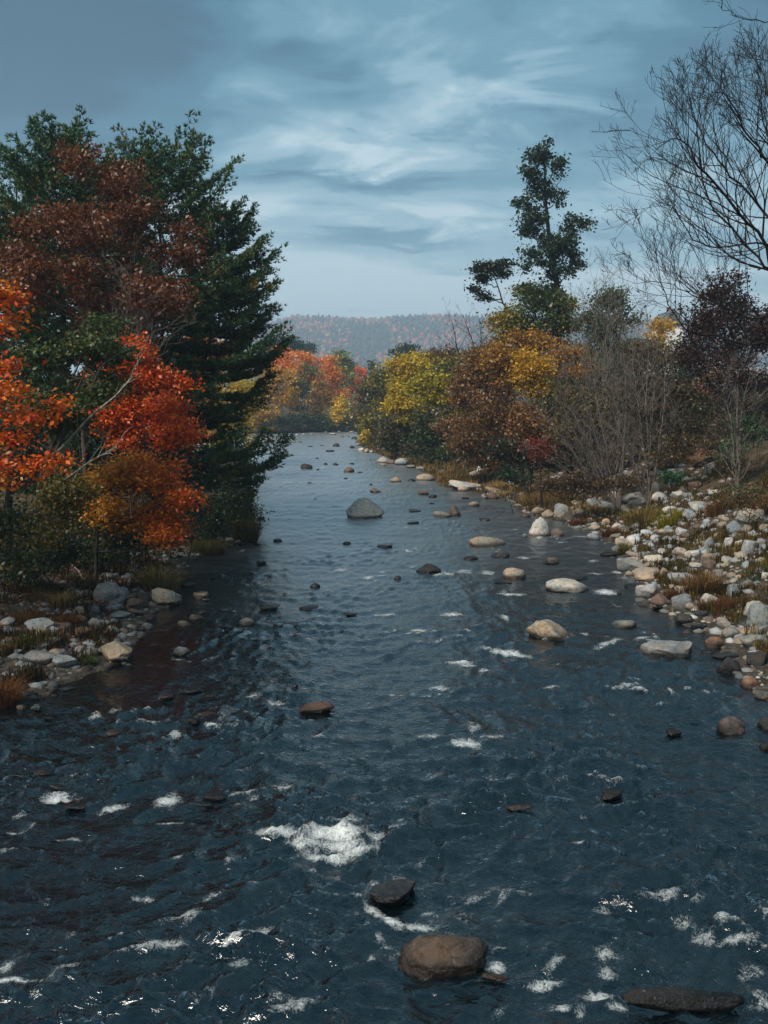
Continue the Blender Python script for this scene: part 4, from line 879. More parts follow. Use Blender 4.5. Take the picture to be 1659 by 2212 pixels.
bush('golden tree glimpsed through the lower pine boughs', 95, 430, [(430,800,50,60),(400,760,45,40),(470,860,50,60),(420,900,60,50)], 5000, 0.36, GOLDEN, 39, name='golden_tree', clump=0.8)
bush('yellow tree glowing behind the pine over the water', 120, 520, [(520,880,40,55),(495,930,40,35),(535,835,30,30),(540,960,18,24),(470,960,40,40)], 5000, 0.40, YELLOW, 40, name='yellow_tree', clump=0.9)
bush('orange tree seen between the pine trunks', 110, 400, [(440,745,45,30),(480,770,40,40),(385,800,30,40)], 4000, 0.36, MAPLE, 41, name='orange_tree', clump=0.8)
bush('green tree filling the gap behind the leaning pine', 80, 470, [(470,960,70,60),(430,1020,60,50),(400,900,60,80),(350,960,60,90),(510,1010,30,40)], 8000, 0.26, OLIVE, 42, name='green_tree', clump=0.6)

# ------------------------------------------------------------------ beyond the bend
def far(name, label, Y, px, rows, n, pal, seed, leaf=0.6, bark=None, r0=0.16, group='autumn trees beyond the bend', **kw):
    pal = [tuple(np.array(c) * 1.25) for c in pal]
    k = dict(clump=0.95, per=18, flat=0.6, up=0.35, hollow=0.3, twigs=0.12); k.update(kw)
    return broadleaf(name, label, Y, px, rows, n, leaf, pal, seed, bark or M_BARK, r0, group=group, **k)
far('red_maple', 'red-orange maple behind the pine tips beyond the bend', 262, 612, [(611,778,34,26),(590,800,34,30),(632,800,30,40)], 6000, [(0.58, 0.13, 0.01), (0.62, 0.19, 0.01), (0.62, 0.25, 0.015)], 51)
far('orange_maple', 'round orange maple, tallest of the far left group', 256, 666, [(664,778,30,30),(680,810,30,40),(650,815,25,35)], 6000, [MAPLE[2], MAPLE[3], (0.42, 0.17, 0.02)], 52)
far('birch_tree', 'golden birch with thin white trunks beyond the bend', 240, 604, [(604,818,34,30),(580,840,34,30),(622,850,26,32),(600,870,34,24)], 6500, GOLDEN, 53, bark=M_BIRCH, r0=0.14)
far('olive_tree', 'olive tree with a white trunk between gold and orange crowns', 246, 655, [(655,835,24,34),(640,870,24,24),(665,800,20,26)], 4500, [OLGOLD[0], OLGOLD[1], (0.13, 0.11, 0.02), OLGOLD[2]], 54, bark=M_BIRCH, r0=0.12)
far('yellow_maple', 'yellow-orange tree in front of the far red maple', 250, 693, [(690,835,22,36),(705,862,18,28),(680,880,18,22)], 4000, [YELLOW[1], MAPLE[3], YELLOW[0], GOLDEN[1]], 55)
far('red_maple', 'deep orange-red tree leaning to the footbridge', 252, 722, [(718,820,22,34),(728,850,20,28),(712,790,16,20)], 4500, [(0.54, 0.13, 0.012), (0.60, 0.19, 0.012), (0.46, 0.16, 0.02)], 56)
far('yellow_tree', 'small bright yellow tree by the far waterline', 247, 733, [(733,888,16,20),(727,905,12,12),(738,870,12,12)], 2600, [YELLOW[1], YELLOW[2], (0.66, 0.44, 0.02)], 57, r0=0.08)
far('poplar_tree', 'tall yellow-green poplar rising above the orange trees', 280, 738, [(738,770,20,20),(742,800,24,36),(725,795,18,30),(750,830,20,30)], 5000, [(0.07, 0.10, 0.02), (0.16, 0.18, 0.03), (0.28, 0.25, 0.03)], 58, bark=M_BIRCH)
far('red_maple', 'small crimson maple behind the bend near the right bank trees', 292, 776, [(776,806,13,16),(770,830,14,22)], 2200, FLAME, 59, r0=0.1)
far('gold_tree', 'mixed gold tree behind the footbridge', 300, 760, [(758,845,24,34),(785,850,22,34),(775,880,30,22)], 4000, [GOLDEN[0], GOLDEN[1], OLGOLD[2], (0.30, 0.12, 0.02)], 60)
far('conifer_grove_tree', 'dark domed pine crown above the far orange trees, left one', 335, 600, [(597,742,24,16),(585,760,26,22),(612,752,22,20)], 3600, DEEP, 61, leaf=0.75)
far('conifer_grove_tree', 'dark domed pine crown above the far orange trees, right one', 340, 645, [(640,743,24,16),(660,755,20,18),(628,755,24,20)], 3600, DEEP, 62, leaf=0.75)
far('conifer_grove_tree', 'dark round pine crown behind the yellow trees of the right bank', 300, 880, [(880,755,24,14),(865,768,24,18),(895,772,24,20)], 3200, DEEP, 63, leaf=0.7)
far('conifer_grove_tree', 'narrow dark spruce in the notch of the valley', 320, 803, [(803,785,9,16),(803,815,13,18)], 1600, DEEP, 64, leaf=0.6)
far('orange_maple', 'orange tree at the foot of the far group beside the pine', 232, 560, [(560,860,26,40),(545,900,24,26),(575,895,20,20)], 4000, GOLDEN, 65)
for i, (px, py, rx, ry, Y) in enumerate([(560,915,30,16,234),(595,912,26,15,238),(628,908,24,16,240),(660,905,22,16,243),(690,910,22,14,246),(715,915,18,12,248),(745,912,22,18,262),(770,915,18,18,258)]):
    far('shrub', ['leafy dark green shrub by the far shore, nearest the pine', 'second dark green shrub of the far shore from the pine', 'third dark green shrub of the far shore from the pine', 'fourth dark green shrub of the far shore from the pine', 'low dark shrub left of the small bright yellow tree', 'low dark shrub under the small bright yellow tree', 'dark shrub under the footbridge', 'dark shrub at the end of the river under the right bank'][i],
        Y, px, [(px, py, rx, ry), (px + rx * .5, py + ry * .4, rx * .6, ry * .6)], 1900, [DEEP[1], DEEP[2], (0.05, 0.085, 0.03)], 70 + i, leaf=0.45, r0=0.06, group='shrubs along the far shore', part='stems')
# fill behind: the wood on the valley floor
for i, (px, top, Y, pal, w) in enumerate([(560,800,420,OLGOLD,40),(640,790,430,BROWN,40),(700,795,410,GOLDEN,36),(760,805,430,OLGOLD,30),(820,800,420,BROWN,36),(870,800,380,OLGOLD,40),(930,780,360,BROWN,40),(990,775,350,OLGOLD,44),(500,810,400,GOLDEN,50),(440,810,400,OLGOLD,50),(790,825,380,MAPLE,24),(845,815,360,GOLDEN,26)]):
    far('valley_tree', f'{["olive","brown","golden","mixed green","brown","olive","brown","olive","golden","olive","orange","golden"][i]} tree of the valley wood behind the ' + ['pine tips','round orange maple','deep orange-red tree','footbridge','narrow spruce','dark round pine crown','bright yellow trees','dead snag','left pines, hidden deep','left pines, farther left','crimson maple','yellow-green right bank trees'][i],
        Y, px, [(px, top + 22, w, 24), (px - w * .5, top + 60, w, 40), (px + w * .5, top + 65, w, 40)], 3200, pal, 90 + i, leaf=0.8, clump=1.3, group='trees of the valley wood')

# ------------------------------------------------------------------ right bank, far to near
def rb(name, label, Y, px, rows, n, pal, seed, leaf=None, **kw):
    n = int(n * 1.2)
    k = dict(clump=0.20 + 0.0048 * Y, per=22, flat=0.55, up=0.4, hollow=0.25, twigs=0.25); k.update(kw)
    lf = leaf or max(0.15, 0.0030 * Y)
    return broadleaf(name, label, Y, px, rows, n, lf, pal, seed, kw.pop('bark', None) or M_BARK_DARK, kw.get('r0', 0.14), group='trees and thickets along the right bank', **{a: b for a, b in k.items() if a not in ('r0', 'bark')})
rb('olive_tree', 'dark olive tree at the far end of the right bank', 178, 800, [(795,850,30,52),(815,880,30,50),(790,910,26,36)], 6500, [OLGOLD[0], OLGOLD[1], BROWN[1], (0.12, 0.10, 0.02)], 101)
rb('green_gold_tree', 'green-gold tree behind the first yellow crown', 168, 825, [(825,820,30,30),(845,860,30,50),(820,910,34,36)], 7000, OLGOLD, 102)
rb('yellow_tree', 'bright yellow crown high on the right bank', 135, 886, [(886,785,30,18),(862,800,26,16),(908,800,22,18),(880,820,40,18)], 7500, YELLOW, 103)
rb('brown_tree', 'brown thinning tree behind the yellow crowns', 150, 938, [(938,768,42,24),(970,790,34,34),(925,800,44,28),(955,830,44,34)], 8000, BROWN, 104, hollow=0.1)
rb('yellow_tree', 'yellow tree branch hanging low toward the river', 125, 880, [(858,855,24,18),(880,870,30,22),(848,880,18,14),(895,900,24,20)], 6000, [YELLOW[0], YELLOW[1], YELLOW[2], (0.30, 0.28, 0.03)], 105, clump=0.6)
rb('lime_tree', 'yellow-green tree leaning out above the dark bushes', 115, 930, [(925,820,36,20),(945,840,30,22),(905,838,24,16),(930,870,44,24)], 8000, [(0.20, 0.20, 0.02), (0.36, 0.30, 0.02), (0.46, 0.34, 0.02), (0.10, 0.11, 0.02)], 106, clump=0.6)
rb('thicket', 'dark brown thicket below the low yellow branch', 128, 868, [(868,925,36,36),(840,935,28,30),(895,940,26,26),(865,965,34,18),(830,962,22,14)], 6500, [BROWN[0], BROWN[1], OLIVE[1], OLIVE[2]], 107)
rb('thicket', 'dark green thicket above the golden grass', 112, 930, [(925,930,42,42),(955,945,32,32),(905,955,24,22),(930,980,40,20),(965,985,30,16)], 7500, [DEEP[0], DEEP[1], OLIVE[2], BROWN[1]], 108)
rb('russet_tree', 'big russet-brown tree in the middle of the right bank', 98, 1010, [(1000,850,56,52),(1040,800,52,40),(1050,870,56,56),(1000,920,50,44),(1070,830,40,40)], 15000, BROWN, 109, hollow=0.15)
rb('olive_gold_tree', 'olive-gold tree rising behind the russet one', 104, 1066, [(1066,775,46,36),(1030,790,40,30),(1100,790,40,40)], 8000, [OLGOLD[0], OLGOLD[1], GOLDEN[0], GOLDEN[1]], 110)
rb('green_orange_tree', 'large green tree with orange edges below the tall dark tree', 90, 1160, [(1150,650,56,44),(1110,690,44,38),(1200,655,46,40),(1160,710,64,36),(1215,700,38,36),(1090,720,30,26)], 16000, [DEEP[1], (0.025, 0.055, 0.016), OLIVE[2], OLGOLD[2], (0.36, 0.17, 0.02)], 111, hue=lambda C: 0.15 + 0.8 * np.abs((C[:, 0] - 14.9) / 3.6) * 0.8)
rb('golden_tree', 'golden-brown tree in front of the large green one', 84, 1126, [(1120,750,60,30),(1080,775,44,34),(1170,745,44,24),(1110,800,60,36)], 11000, [GOLDEN[0], GOLDEN[1], BROWN[2], (0.36, 0.18, 0.02)], 112)
rb('yellow_shrub', 'bright golden-yellow clump beside the grey bare bushes', 76, 1148, [(1145,775,26,24),(1165,800,24,26),(1135,810,20,20),(1160,840,20,20)], 5500, [(0.44, 0.22, 0.015), (0.54, 0.30, 0.015), (0.48, 0.24, 0.02)], 113)
rb('amber_tree', 'amber tree thinning behind the grey bare twigs', 78, 1225, [(1220,770,32,22),(1240,800,28,26),(1205,800,20,20)], 3600, [(0.34, 0.14, 0.02), (0.40, 0.19, 0.02), BROWN[2]], 114, hollow=0.05, per=14)
rb('russet_thicket', 'russet thicket hanging over the golden grass', 86, 1050, [(1040,930,56,44),(1075,900,48,44),(1010,955,36,30),(1090,960,40,36),(1030,995,44,20),(1075,1005,40,18)], 13000, [BROWN[0], BROWN[1], BROWN[2], OLIVE[1]], 115)
rb('amber_thicket', 'pale amber thicket at the foot of the bare bushes', 72, 1148, [(1145,905,42,30),(1180,930,36,30),(1130,940,36,30)], 8000, [BROWN[1], BROWN[2], (0.30, 0.15, 0.05)], 116, hollow=0.1)
rb('dark_thicket', 'dark brown-green thicket right above the shore grass', 70, 1150, [(1110,975,44,34),(1165,985,48,34),(1210,990,44,32),(1250,1000,40,30)], 12500, [DEEP[0], DEEP[1], BROWN[0], BROWN[1]], 117)
rb('red_shrub', 'small dark red shrub inside the right bank thicket', 66, 1170, [(1165,965,14,22),(1172,985,12,14)], 1400, [(0.14, 0.02, 0.012), (0.24, 0.04, 0.015)], 118, leaf=0.16)
rb('green_thicket', 'dark green undergrowth behind the grey bare bushes', 82, 1330, [(1320,830,70,50),(1270,870,60,50),(1370,870,60,50),(1300,930,80,50),(1390,930,50,44),(1230,930,50,50),(1260,800,60,44),(1350,770,60,44),(1400,840,50,50),(1200,870,50,50)], 26000, [DEEP[0], DEEP[1], OLIVE[1], OLIVE[2], BROWN[1]], 119)
rb('golden_thicket', 'brown-gold thicket seen through the broad grey leafless bush', 70, 1270, [(1250,860,50,44),(1300,900,56,44),(1350,880,50,50),(1220,930,44,44),(1290,980,60,34),(1370,970,50,36),(1400,910,40,40)], 15000, [BROWN[0], BROWN[1], OLGOLD[1], BROWN[2]], 125)
rb('ochre_thicket', 'ochre-brown brush wall between the bare bushes and the maroon tree', 68, 1440, [(1420,800,40,40),(1460,850,44,40),(1420,880,44,40),(1500,890,44,36),(1380,830,36,40),(1450,930,50,30),(1390,760,34,34)], 12000, [BROWN[0], BROWN[1], OLIVE[1], BROWN[2]], 126, hollow=0.1)
rb('olive_tree', 'slim olive tree behind the top of the grey bare bushes', 86, 1310, [(1310,650,34,36),(1290,710,40,36),(1335,700,34,40),(1310,760,50,34)], 8000, [OLIVE[0], OLIVE[1], OLIVE[2], (0.12, 0.10, 0.02)], 120, hollow=0.1)
rb('maroon_tree', 'dark maroon tree behind the big bare tree on the right', 66, 1575, [(1560,640,66,52),(1600,690,80,60),(1510,700,52,52),(1560,760,90,50),(1650,720,70,80),(1500,780,60,40),(1610,820,90,50)], 20000, MAROON, 121, hollow=0.15, r0=0.2)
rb('yellow_sapling', 'yellow-orange sapling beside the white house sliver', 92, 1425, [(1432,705,14,18),(1420,740,16,22),(1428,775,12,16)], 1800, [(0.5, 0.26, 0.02), (0.55, 0.33, 0.03), (0.38, 0.12, 0.02)], 122, leaf=0.26)
rb('brown_thicket', 'brown leafless-looking thicket on top of the right slope', 74, 1440, [(1440,860,50,36),(1500,870,60,34),(1580,880,70,34),(1650,890,50,36)], 8000, [BROWN[0], BROWN[1], DEEP[1], MAROON[2]], 123, hollow=0.1)
for i, (px, py, Y, pal, w, h, what) in enumerate([(1075,800,118,BROWN,50,60,'brown tree backing the golden-brown one'),(1190,790,112,OLGOLD,60,60,'olive tree backing the bright golden-yellow clump'),(1270,800,110,OLIVE,56,60,'dull green tree backing the grey bare bushes'),(1370,810,108,BROWN,50,50,'brown tree left of the white house'),(1470,800,112,DEEP + [BROWN[1]],44,56,'dark green tree right of the white house'),(1540,840,100,BROWN,60,44,'brown tree low behind the maroon one'),(1640,850,96,DEEP + [BROWN[0]],60,44,'dark tree low at the right edge of the wood'),(980,830,125,OLGOLD,50,56,'olive-gold tree behind the big russet one')]):
    rb('backing_tree', what, Y, px, [(px, py - h * .5, w * .8, h * .7), (px - w * .5, py + h * .4, w * .8, h * .8), (px + w * .5, py + h * .5, w * .8, h * .8), (px, py + h * 1.3, w * 1.1, h * .7)], 7000, pal, 300 + i)
# the tall dark tree and its small companion
_tall = [(1175,328,44,26),(1143,352,22,28),(1205,356,26,30),(1150,380,24,20),(1212,388,18,18),(1168,418,40,26),(1135,440,26,18),(1203,424,20,18),(1150,486,32,30),(1232,488,42,26),(1262,492,22,16),(1176,520,44,40),(1226,540,40,34),(1142,560,36,34),(1195,575,50,34),(1240,572,26,24),(1160,470,26,22)]
broadleaf('tall_dark_tree', 'tall narrow dark green tree standing above all others on the right bank', 90, 1206, _tall, 17000, 0.30, [(0.012, 0.030, 0.018), (0.022, 0.048, 0.024), (0.04, 0.066, 0.026)], 131, M_BARK_DARK, 0.34, [(1204, 640), (1194, 560), (1183, 480), (1178, 415), (1175, 335)], group='trees and thickets along the right bank', clump=0.36, per=24, flat=0.8, up=0.3, hollow=0.15, twigs=0.5, rlimb=0.22, gapthr=-0.02)
broadleaf('small_dark_tree', 'small dark tree leaning left beside the tall narrow one', 92, 1096, [(1063,578,36,16),(1045,600,20,12),(1085,590,16,12),(1030,628,12,9),(1050,640,14,9)], 3000, 0.28, [(0.008, 0.018, 0.010), (0.016, 0.030, 0.014), (0.05, 0.05, 0.015)], 132, M_BARK_DARK, 0.16, [(1095, 700), (1085, 650), (1066, 590)], group='trees and thickets along the right bank', clump=0.40, per=22, flat=0.55, up=0.4, hollow=0.2, twigs=0.7, rlimb=0.4)

# ------------------------------------------------------------------ bare trees
def grow(tb, P, d, length, r, level, rng, up=0.15, spread=0.75, kids=(4, 7), sides=5, wob=0.16, minr=0.004, shrink=0.55, start=0.25):
    k = max(4, int(length / 0.45) + 2) if level > 0 else max(3, int(length / 0.25) + 2); k = min(k, 14)
    pts = [P]; dd = d / np.linalg.norm(d)
    for i in range(k - 1):
        dd = dd + rng.normal(size=3) * wob + np.array([0, 0, up * 0.5]); dd /= np.linalg.norm(dd)
        pts.append(pts[-1] + dd * length / (k - 1))
    pts = np.array(pts); rr = np.maximum(minr, r * (1 - 0.72 * np.linspace(0, 1, k)))
    tb.add(pts, rr, sides if level >= 2 else 4 if level == 1 else 3)
    if level <= 0: return
    branch_off(tb, pts, rr, length, level, rng, up, spread, kids, wob, minr, shrink, start)
def branch_off(tb, pts, rr, length, level, rng, up, spread, kids, wob, minr, shrink, start):
    k = len(pts)
    for c in range(rng.randint(*kids) if isinstance(kids, tuple) else kids):
        t = start + (1 - start) * rng.rand() ** 0.8; q = t * (k - 1); i = min(k - 2, int(q)); p = pts[i] + (pts[i + 1] - pts[i]) * (q - i)
        ax = pts[i + 1] - pts[i]; ax = ax / (np.linalg.norm(ax) + 1e-9)
        side = np.cross(ax, rand_unit(rng, 1)[0]); side /= np.linalg.norm(side) + 1e-9
        nd = ax * (1 - spread * 0.4) + side * spread + np.array([0, 0, up])
        grow(tb, p, nd, length * shrink * (1.15 - 0.55 * t) * rng.uniform(0.6, 1.25), max(minr, rr[i] * 0.62), level - 1, rng, up, spread, (max(2, kids[0] - 0), kids[1]), 4, wob, minr, shrink, 0.2)

# big bare tree, its trunk just outside the right edge
def big_bare():
    rng = np.random.RandomState(77); Y = 28.0
    tx = 14.6; base = np.array([tx, Y, gz(tx, Y) - 0.2])
    root = empty('bare_tree', base, 'big leafless tree fanning dark branches in from the right edge', 'tree')
    tb = Tubes(); tp = np.array([base, [14.4, Y, 5], [14.3, Y + .3, 10], [14.5, Y + .4, 15], [14.3, Y, 20]])
    T = curve(tp, 16, 0.05, rng); tb.add(T, 0.30 * (1 - 0.8 * np.linspace(0, 1, 16)), 9)
    o = obj('trunk', tb.mesh('trunk', M_BARK_DARK), root); o.location = tuple(-base)
    k = lambda pts: [atY(x + max(0, 1530 - x) * 0.36, y, Y + dy) for x, y, dy in pts]
    limbs_ = [  # start on the trunk, then the points where each limb crosses the view
      ([14.4, Y, 5.2], k([(1690,700,0),(1655,535,-.5),(1595,460,-1),(1520,375,-1.5),(1475,340,-1.8),(1430,300,-2),(1345,322,-2)]), 0.115),
      ([14.4, Y, 4.6], k([(1700,640,.8),(1655,580,1.2),(1590,500,1.5),(1525,430,1.5),(1500,300,1.2),(1500,225,1)]), 0.11),
      ([14.3, Y + .2, 8.0], k([(1700,520,0),(1655,460,.5),(1590,390,.8),(1540,330,1),(1485,250,1.2),(1462,205,1.2)]), 0.10),
      ([14.3, Y + .3, 9.5], k([(1690,400,-.6),(1640,330,-1),(1600,260,-1.2),(1560,200,-1.5),(1530,215,-1.5)]), 0.085),
      ([14.3, Y + .3, 9.0], k([(1700,380,1),(1660,300,1.4),(1640,220,1.6),(1625,165,1.8)]), 0.085),
      ([14.4, Y, 4.4], k([(1700,590,-.8),(1655,530,-1.2),(1560,532,-1.6),(1480,515,-2),(1400,440,-2.2),(1340,435,-2.2)]), 0.075),
      ([14.4, Y, 3.6], k([(1720,760,-.5),(1659,745,-.8),(1595,742,-1),(1530,722,-1.4),(1460,716,-1.6),(1400,660,-1.8),(1370,600,-2),(1345,510,-2)]), 0.085),
      ([14.4, Y, 4.0], k([(1700,720,.5),(1620,690,.6),(1540,650,.8),(1480,640,.8),(1390,610,.6),(1280,610,.6)]), 0.075),
      ([14.4, Y, 2.8], k([(1700,800,-.5),(1640,760,-.8),(1590,830,-1),(1500,880,-1.2),(1440,920,-1.2),(1330,940,-1.2)]), 0.05),
      ([14.4, Y, 3.0], k([(1700,850,.6),(1659,870,.6),(1590,925,.4),(1530,960,.2),(1440,985,0)]), 0.045),
      ([14.4, Y, 3.4], k([(1690,900,-1.5),(1640,960,-1.8),(1560,1000,-2),(1500,1010,-2)]), 0.03),
      ([14.4, Y + .3, 13.5], k([(1720,60,-2),(1659,50,-2.4),(1600,36,-2.8),(1565,20,-3),(1550,2,-3)]), 0.04),
      ([14.4, Y + .3, 13.0], k([(1710,150,-2),(1659,130,-2.4),(1620,118,-2.6),(1592,92,-2.8)]), 0.028),
      ([14.4, Y + .3, 11.0], k([(1690,330,.4),(1670,250,.6),(1655,190,.8),(1640,140,1)]), 0.07)]
    for s, pts, r in limbs_:
        t2 = Tubes(); P = curve([np.array(s)] + list(pts), 22, 0.035, rng); rr = np.maximum(0.006, 0.52 * r * (1 - 0.86 * np.linspace(0, 1, 22)))
        t2.add(P, rr, 6)
        Ln = np.linalg.norm(np.diff(P, axis=0), axis=1).sum()
        small = r < 0.045
        nb = 9 if small else 22
        branch_off(t2, P, rr, Ln * (0.5 if not small else 0.28), 2, rng, 0.16, 0.62, (nb, nb + 1), 0.13, 0.0045, 0.42, 0.28) if False else None
        for c in range(nb):
            t = 0.25 + 0.75 * (c + rng.rand()) / nb; q = t * 21; i = min(20, int(q)); p = P[i] + (P[i + 1] - P[i]) * (q - i)
            ax = P[i + 1] - P[i]; ax /= np.linalg.norm(ax) + 1e-9
            side = np.cross(ax, rand_unit(rng, 1)[0]); side /= np.linalg.norm(side) + 1e-9
            grow(t2, p, ax * 0.75 + side * 0.62 + np.array([0, 0, 0.22]), (0.26 if not small else 0.16) * Ln * (1.2 - 0.75 * t) * rng.uniform(0.6, 1.2), max(0.006, rr[i] * 0.55), 2 if not small else 1, rng, 0.16, 0.65, (3, 7) if not small else (3, 5), 4, 0.13, 0.0045, 0.46)
        o = obj('limb', t2.mesh('limb', M_BARK_DARK), root); o.location = tuple(-base)
big_bare()
def bare_bush(label, Y, px, py, tops, seed, r=0.07, mat=None, kids=(3, 5), name='bare_bush', group='grey leafless bushes on the right bank', lev=3, per=1):
    rng = np.random.RandomState(seed); base = at(px, py) if Y is None else np.array([atY(px, py, Y)[0], Y, 0.0])
    base[2] = max(0, gz(base[0], base[1])) - 0.1
    Yb = base[1]; root = empty(name, base, label, 'bush', group)
    for (tx, ty) in tops:
        tb = Tubes(); e = atY(tx, ty, Yb + rng.uniform(-1.5, 1.5)); d = e - base; Ln = np.linalg.norm(d)
        m = base + d * 0.5 + np.array([rng.normal() * 0.3, rng.normal() * 0.3, 0.05 * Ln])
        P = curve([base + rng.normal(size=3) * 0.08, m, e], 14, 0.04, rng); rr = np.maximum(0.010, r * (1 - 0.85 * np.linspace(0, 1, 14)))
        tb.add(P, rr, 5)
        nb = int(6 + Ln * 1.1)
        for c in range(nb):
            t = 0.12 + 0.88 * (c + rng.rand()) / nb; q = t * 13; i = min(12, int(q)); p = P[i] + (P[i + 1] - P[i]) * (q - i)
            ax = P[i + 1] - P[i]; ax /= np.linalg.norm(ax); side = np.cross(ax, rand_unit(rng, 1)[0]); side /= np.linalg.norm(side) + 1e-9
            grow(tb, p, ax * 0.6 + side * 0.7 + np.array([0, 0, 0.25]), 0.30 * Ln * (1.15 - 0.7 * t) * rng.uniform(0.6, 1.2) + 0.3, max(0.010, rr[i] * 0.5), lev - 1, rng, 0.15, 0.7, kids, 4, 0.16, 0.0075, 0.5)
        o = obj('stem', tb.mesh('stem', mat or M_BARK_GREY), root); o.location = tuple(-base)
    return root
bare_bush('tall grey leafless bush fanning out above the rocks, rightmost', 60, 1405, 1030, [(1400,680),(1360,720),(1440,740),(1320,780),(1300,860),(1420,800)], 141)
bare_bush('broad grey leafless bush in the middle of the right bank', 62, 1335, 1015, [(1300,640),(1260,700),(1220,760),(1340,660),(1200,830),(1370,760)], 142)
bare_bush('low grey leafless bush arching left over the shore', 63, 1320, 1020, [(1180,900),(1150,960),(1200,840),(1240,900),(1140,860)], 143, r=0.05)
bare_bush('fine-twigged grey bush behind the broad leafless one', 72, 1290, 1000, [(1290,600),(1320,590),(1260,660),(1330,640),(1230,720)], 144, r=0.06)
bare_bush('thin bare sapling standing on the slope under the big leafless tree', 48, 1600, 1005, [(1590,760),(1560,800),(1620,790)], 145, r=0.075, kids=(3, 5))
bare_bush('dead grey snag leaning left among the russet trees', 108, 1052, 860, [(975,690),(1000,680),(1035,690),(960,740)], 146, r=0.16, mat=M_BARK_DARK, kids=(2, 4), name='dead_snag', group=None)
bare_bush('spindly leafless shrub in front of the russet tree on the left', 42, 285, 1120, [(270,640),(310,620),(240,660),(330,690),(290,600)], 147, r=0.05, kids=(2, 4), name='bare_sapling', group=None)

# ================================================================== grasses, weeds, litter
def blades(C, h, w, bend, pal, rng, lean=None):
    n = len(C); a = rng.rand(n) * 6.28; d = np.stack([np.cos(a), np.sin(a), np.zeros(n)], -1)
    s = np.stack([-np.sin(a), np.cos(a), np.zeros(n)], -1) * w[:, None]
    b = bend[:, None] * d * h[:, None]
    if lean is not None: b = b + lean * h[:, None]
    up = np.array([0, 0, 1.0])
    p1 = C + b * 0.3 + up * h[:, None] * 0.6; p2 = C + b + up * h[:, None] * (1 - 0.35 * bend[:, None])
    V = np.stack([C - s, C + s, p1 + s * 0.7, p1 - s * 0.7, p2], 1).reshape(-1, 3)
    i = np.arange(n)[:, None] * 5
    return V, i + np.array([[0, 1, 2, 3]]), i + np.array([[3, 2, 4]]), mixpal(pal, rng.rand(n), 0.3, rng)
GOLD = [(0.17, 0.105, 0.04), (0.32, 0.20, 0.07), (0.46, 0.31, 0.12), (0.20, 0.15, 0.045)]
REDB = [(0.08, 0.035, 0.018), (0.15, 0.06, 0.028), (0.20, 0.09, 0.035)]
GRNG = [(0.04, 0.06, 0.015), (0.09, 0.10, 0.02), (0.20, 0.16, 0.03), (0.26, 0.17, 0.04)]
def grass_field(label, n, poly_fn, hr, pal, seed, wid=0.02):
    rng = np.random.RandomState(seed); x, y = poly_fn(rng); z = G(x, y)
    k = z > 0.02; x, y, z = x[k], y[k], z[k]; m = len(x)
    h = rng.uniform(*hr, m) * (0.7 + 0.6 * np.clip(pn(x / 1.2, y / 1.2, seed), -.5, .8)); w = np.maximum(wid, 0.00042 * y) * rng.uniform(0.6, 1.3, m)
    V, F4, F3, c = blades(np.stack([x, y, z - 0.03], -1), h, w, rng.uniform(0.1, 0.8, m), pal, rng)
    hue = np.clip(0.5 + 0.9 * fbm(x / 3, y / 3, 2, seed + 2), 0.35, 1.3)[:, None]; c = c * hue
    obj('grass', mesh_np('grass', V, F4, M_GRASS, cols=np.concatenate([c, c]), F2=F3), kind='stuff', label=label, category='grass')
def along(P, i0, i1, lo, hi, n, sign, thr=-0.1, seed=1):
    def f(rng):
        seg = P[i0:i1]; L_ = np.linalg.norm(np.diff(seg, axis=0), axis=1); wgt = L_ / np.maximum(seg[:-1, 1], 20) ** 0.8
        i = rng.choice(len(L_), n, p=wgt / wgt.sum()); t = rng.rand(n)[:, None]
        p = seg[i] * (1 - t) + seg[i + 1] * t; d = seg[i + 1] - seg[i]; nr = np.stack([-d[:, 1], d[:, 0]], -1) / np.linalg.norm(d, axis=1)[:, None] * sign
        q = p + nr * rng.uniform(lo, hi, n)[:, None]
        k = fbm(q[:, 0] / 2.2, q[:, 1] / 2.2, 3, seed) > thr
        return q[k, 0], q[k, 1]
    return f
_ri = 6   # index of the first measured point of the right bank
grass_field('strip of golden dry grass along the far right waterline', 1, along(RB, _ri, _ri + 11, 0.3, 4.5, 26000, 1, -0.12, 5), (0.4, 1.0), GOLD, 201)
grass_field('patchy dry grass between the rocks of the right bank', 1, along(RB, _ri + 10, _ri + 22, 1.0, 11.0, 50000, 1, -0.06, 6), (0.2, 0.8), GRNG + REDB, 202)
grass_field('olive grass and weeds along the left shore', 1, along(LB, 4, 15, 0.8, 7.0, 34000, 1, -0.03, 7), (0.2, 0.75), [(0.03, 0.04, 0.014), (0.07, 0.06, 0.02), (0.13, 0.085, 0.03), (0.10, 0.045, 0.02)], 203)
grass_field('dry grass along the far shore beyond the bend', 1, along(RB, 1, 6, 0.3, 3.5, 6000, 1, -0.3, 8), (0.4, 1.0), GOLD, 204, 0.05)
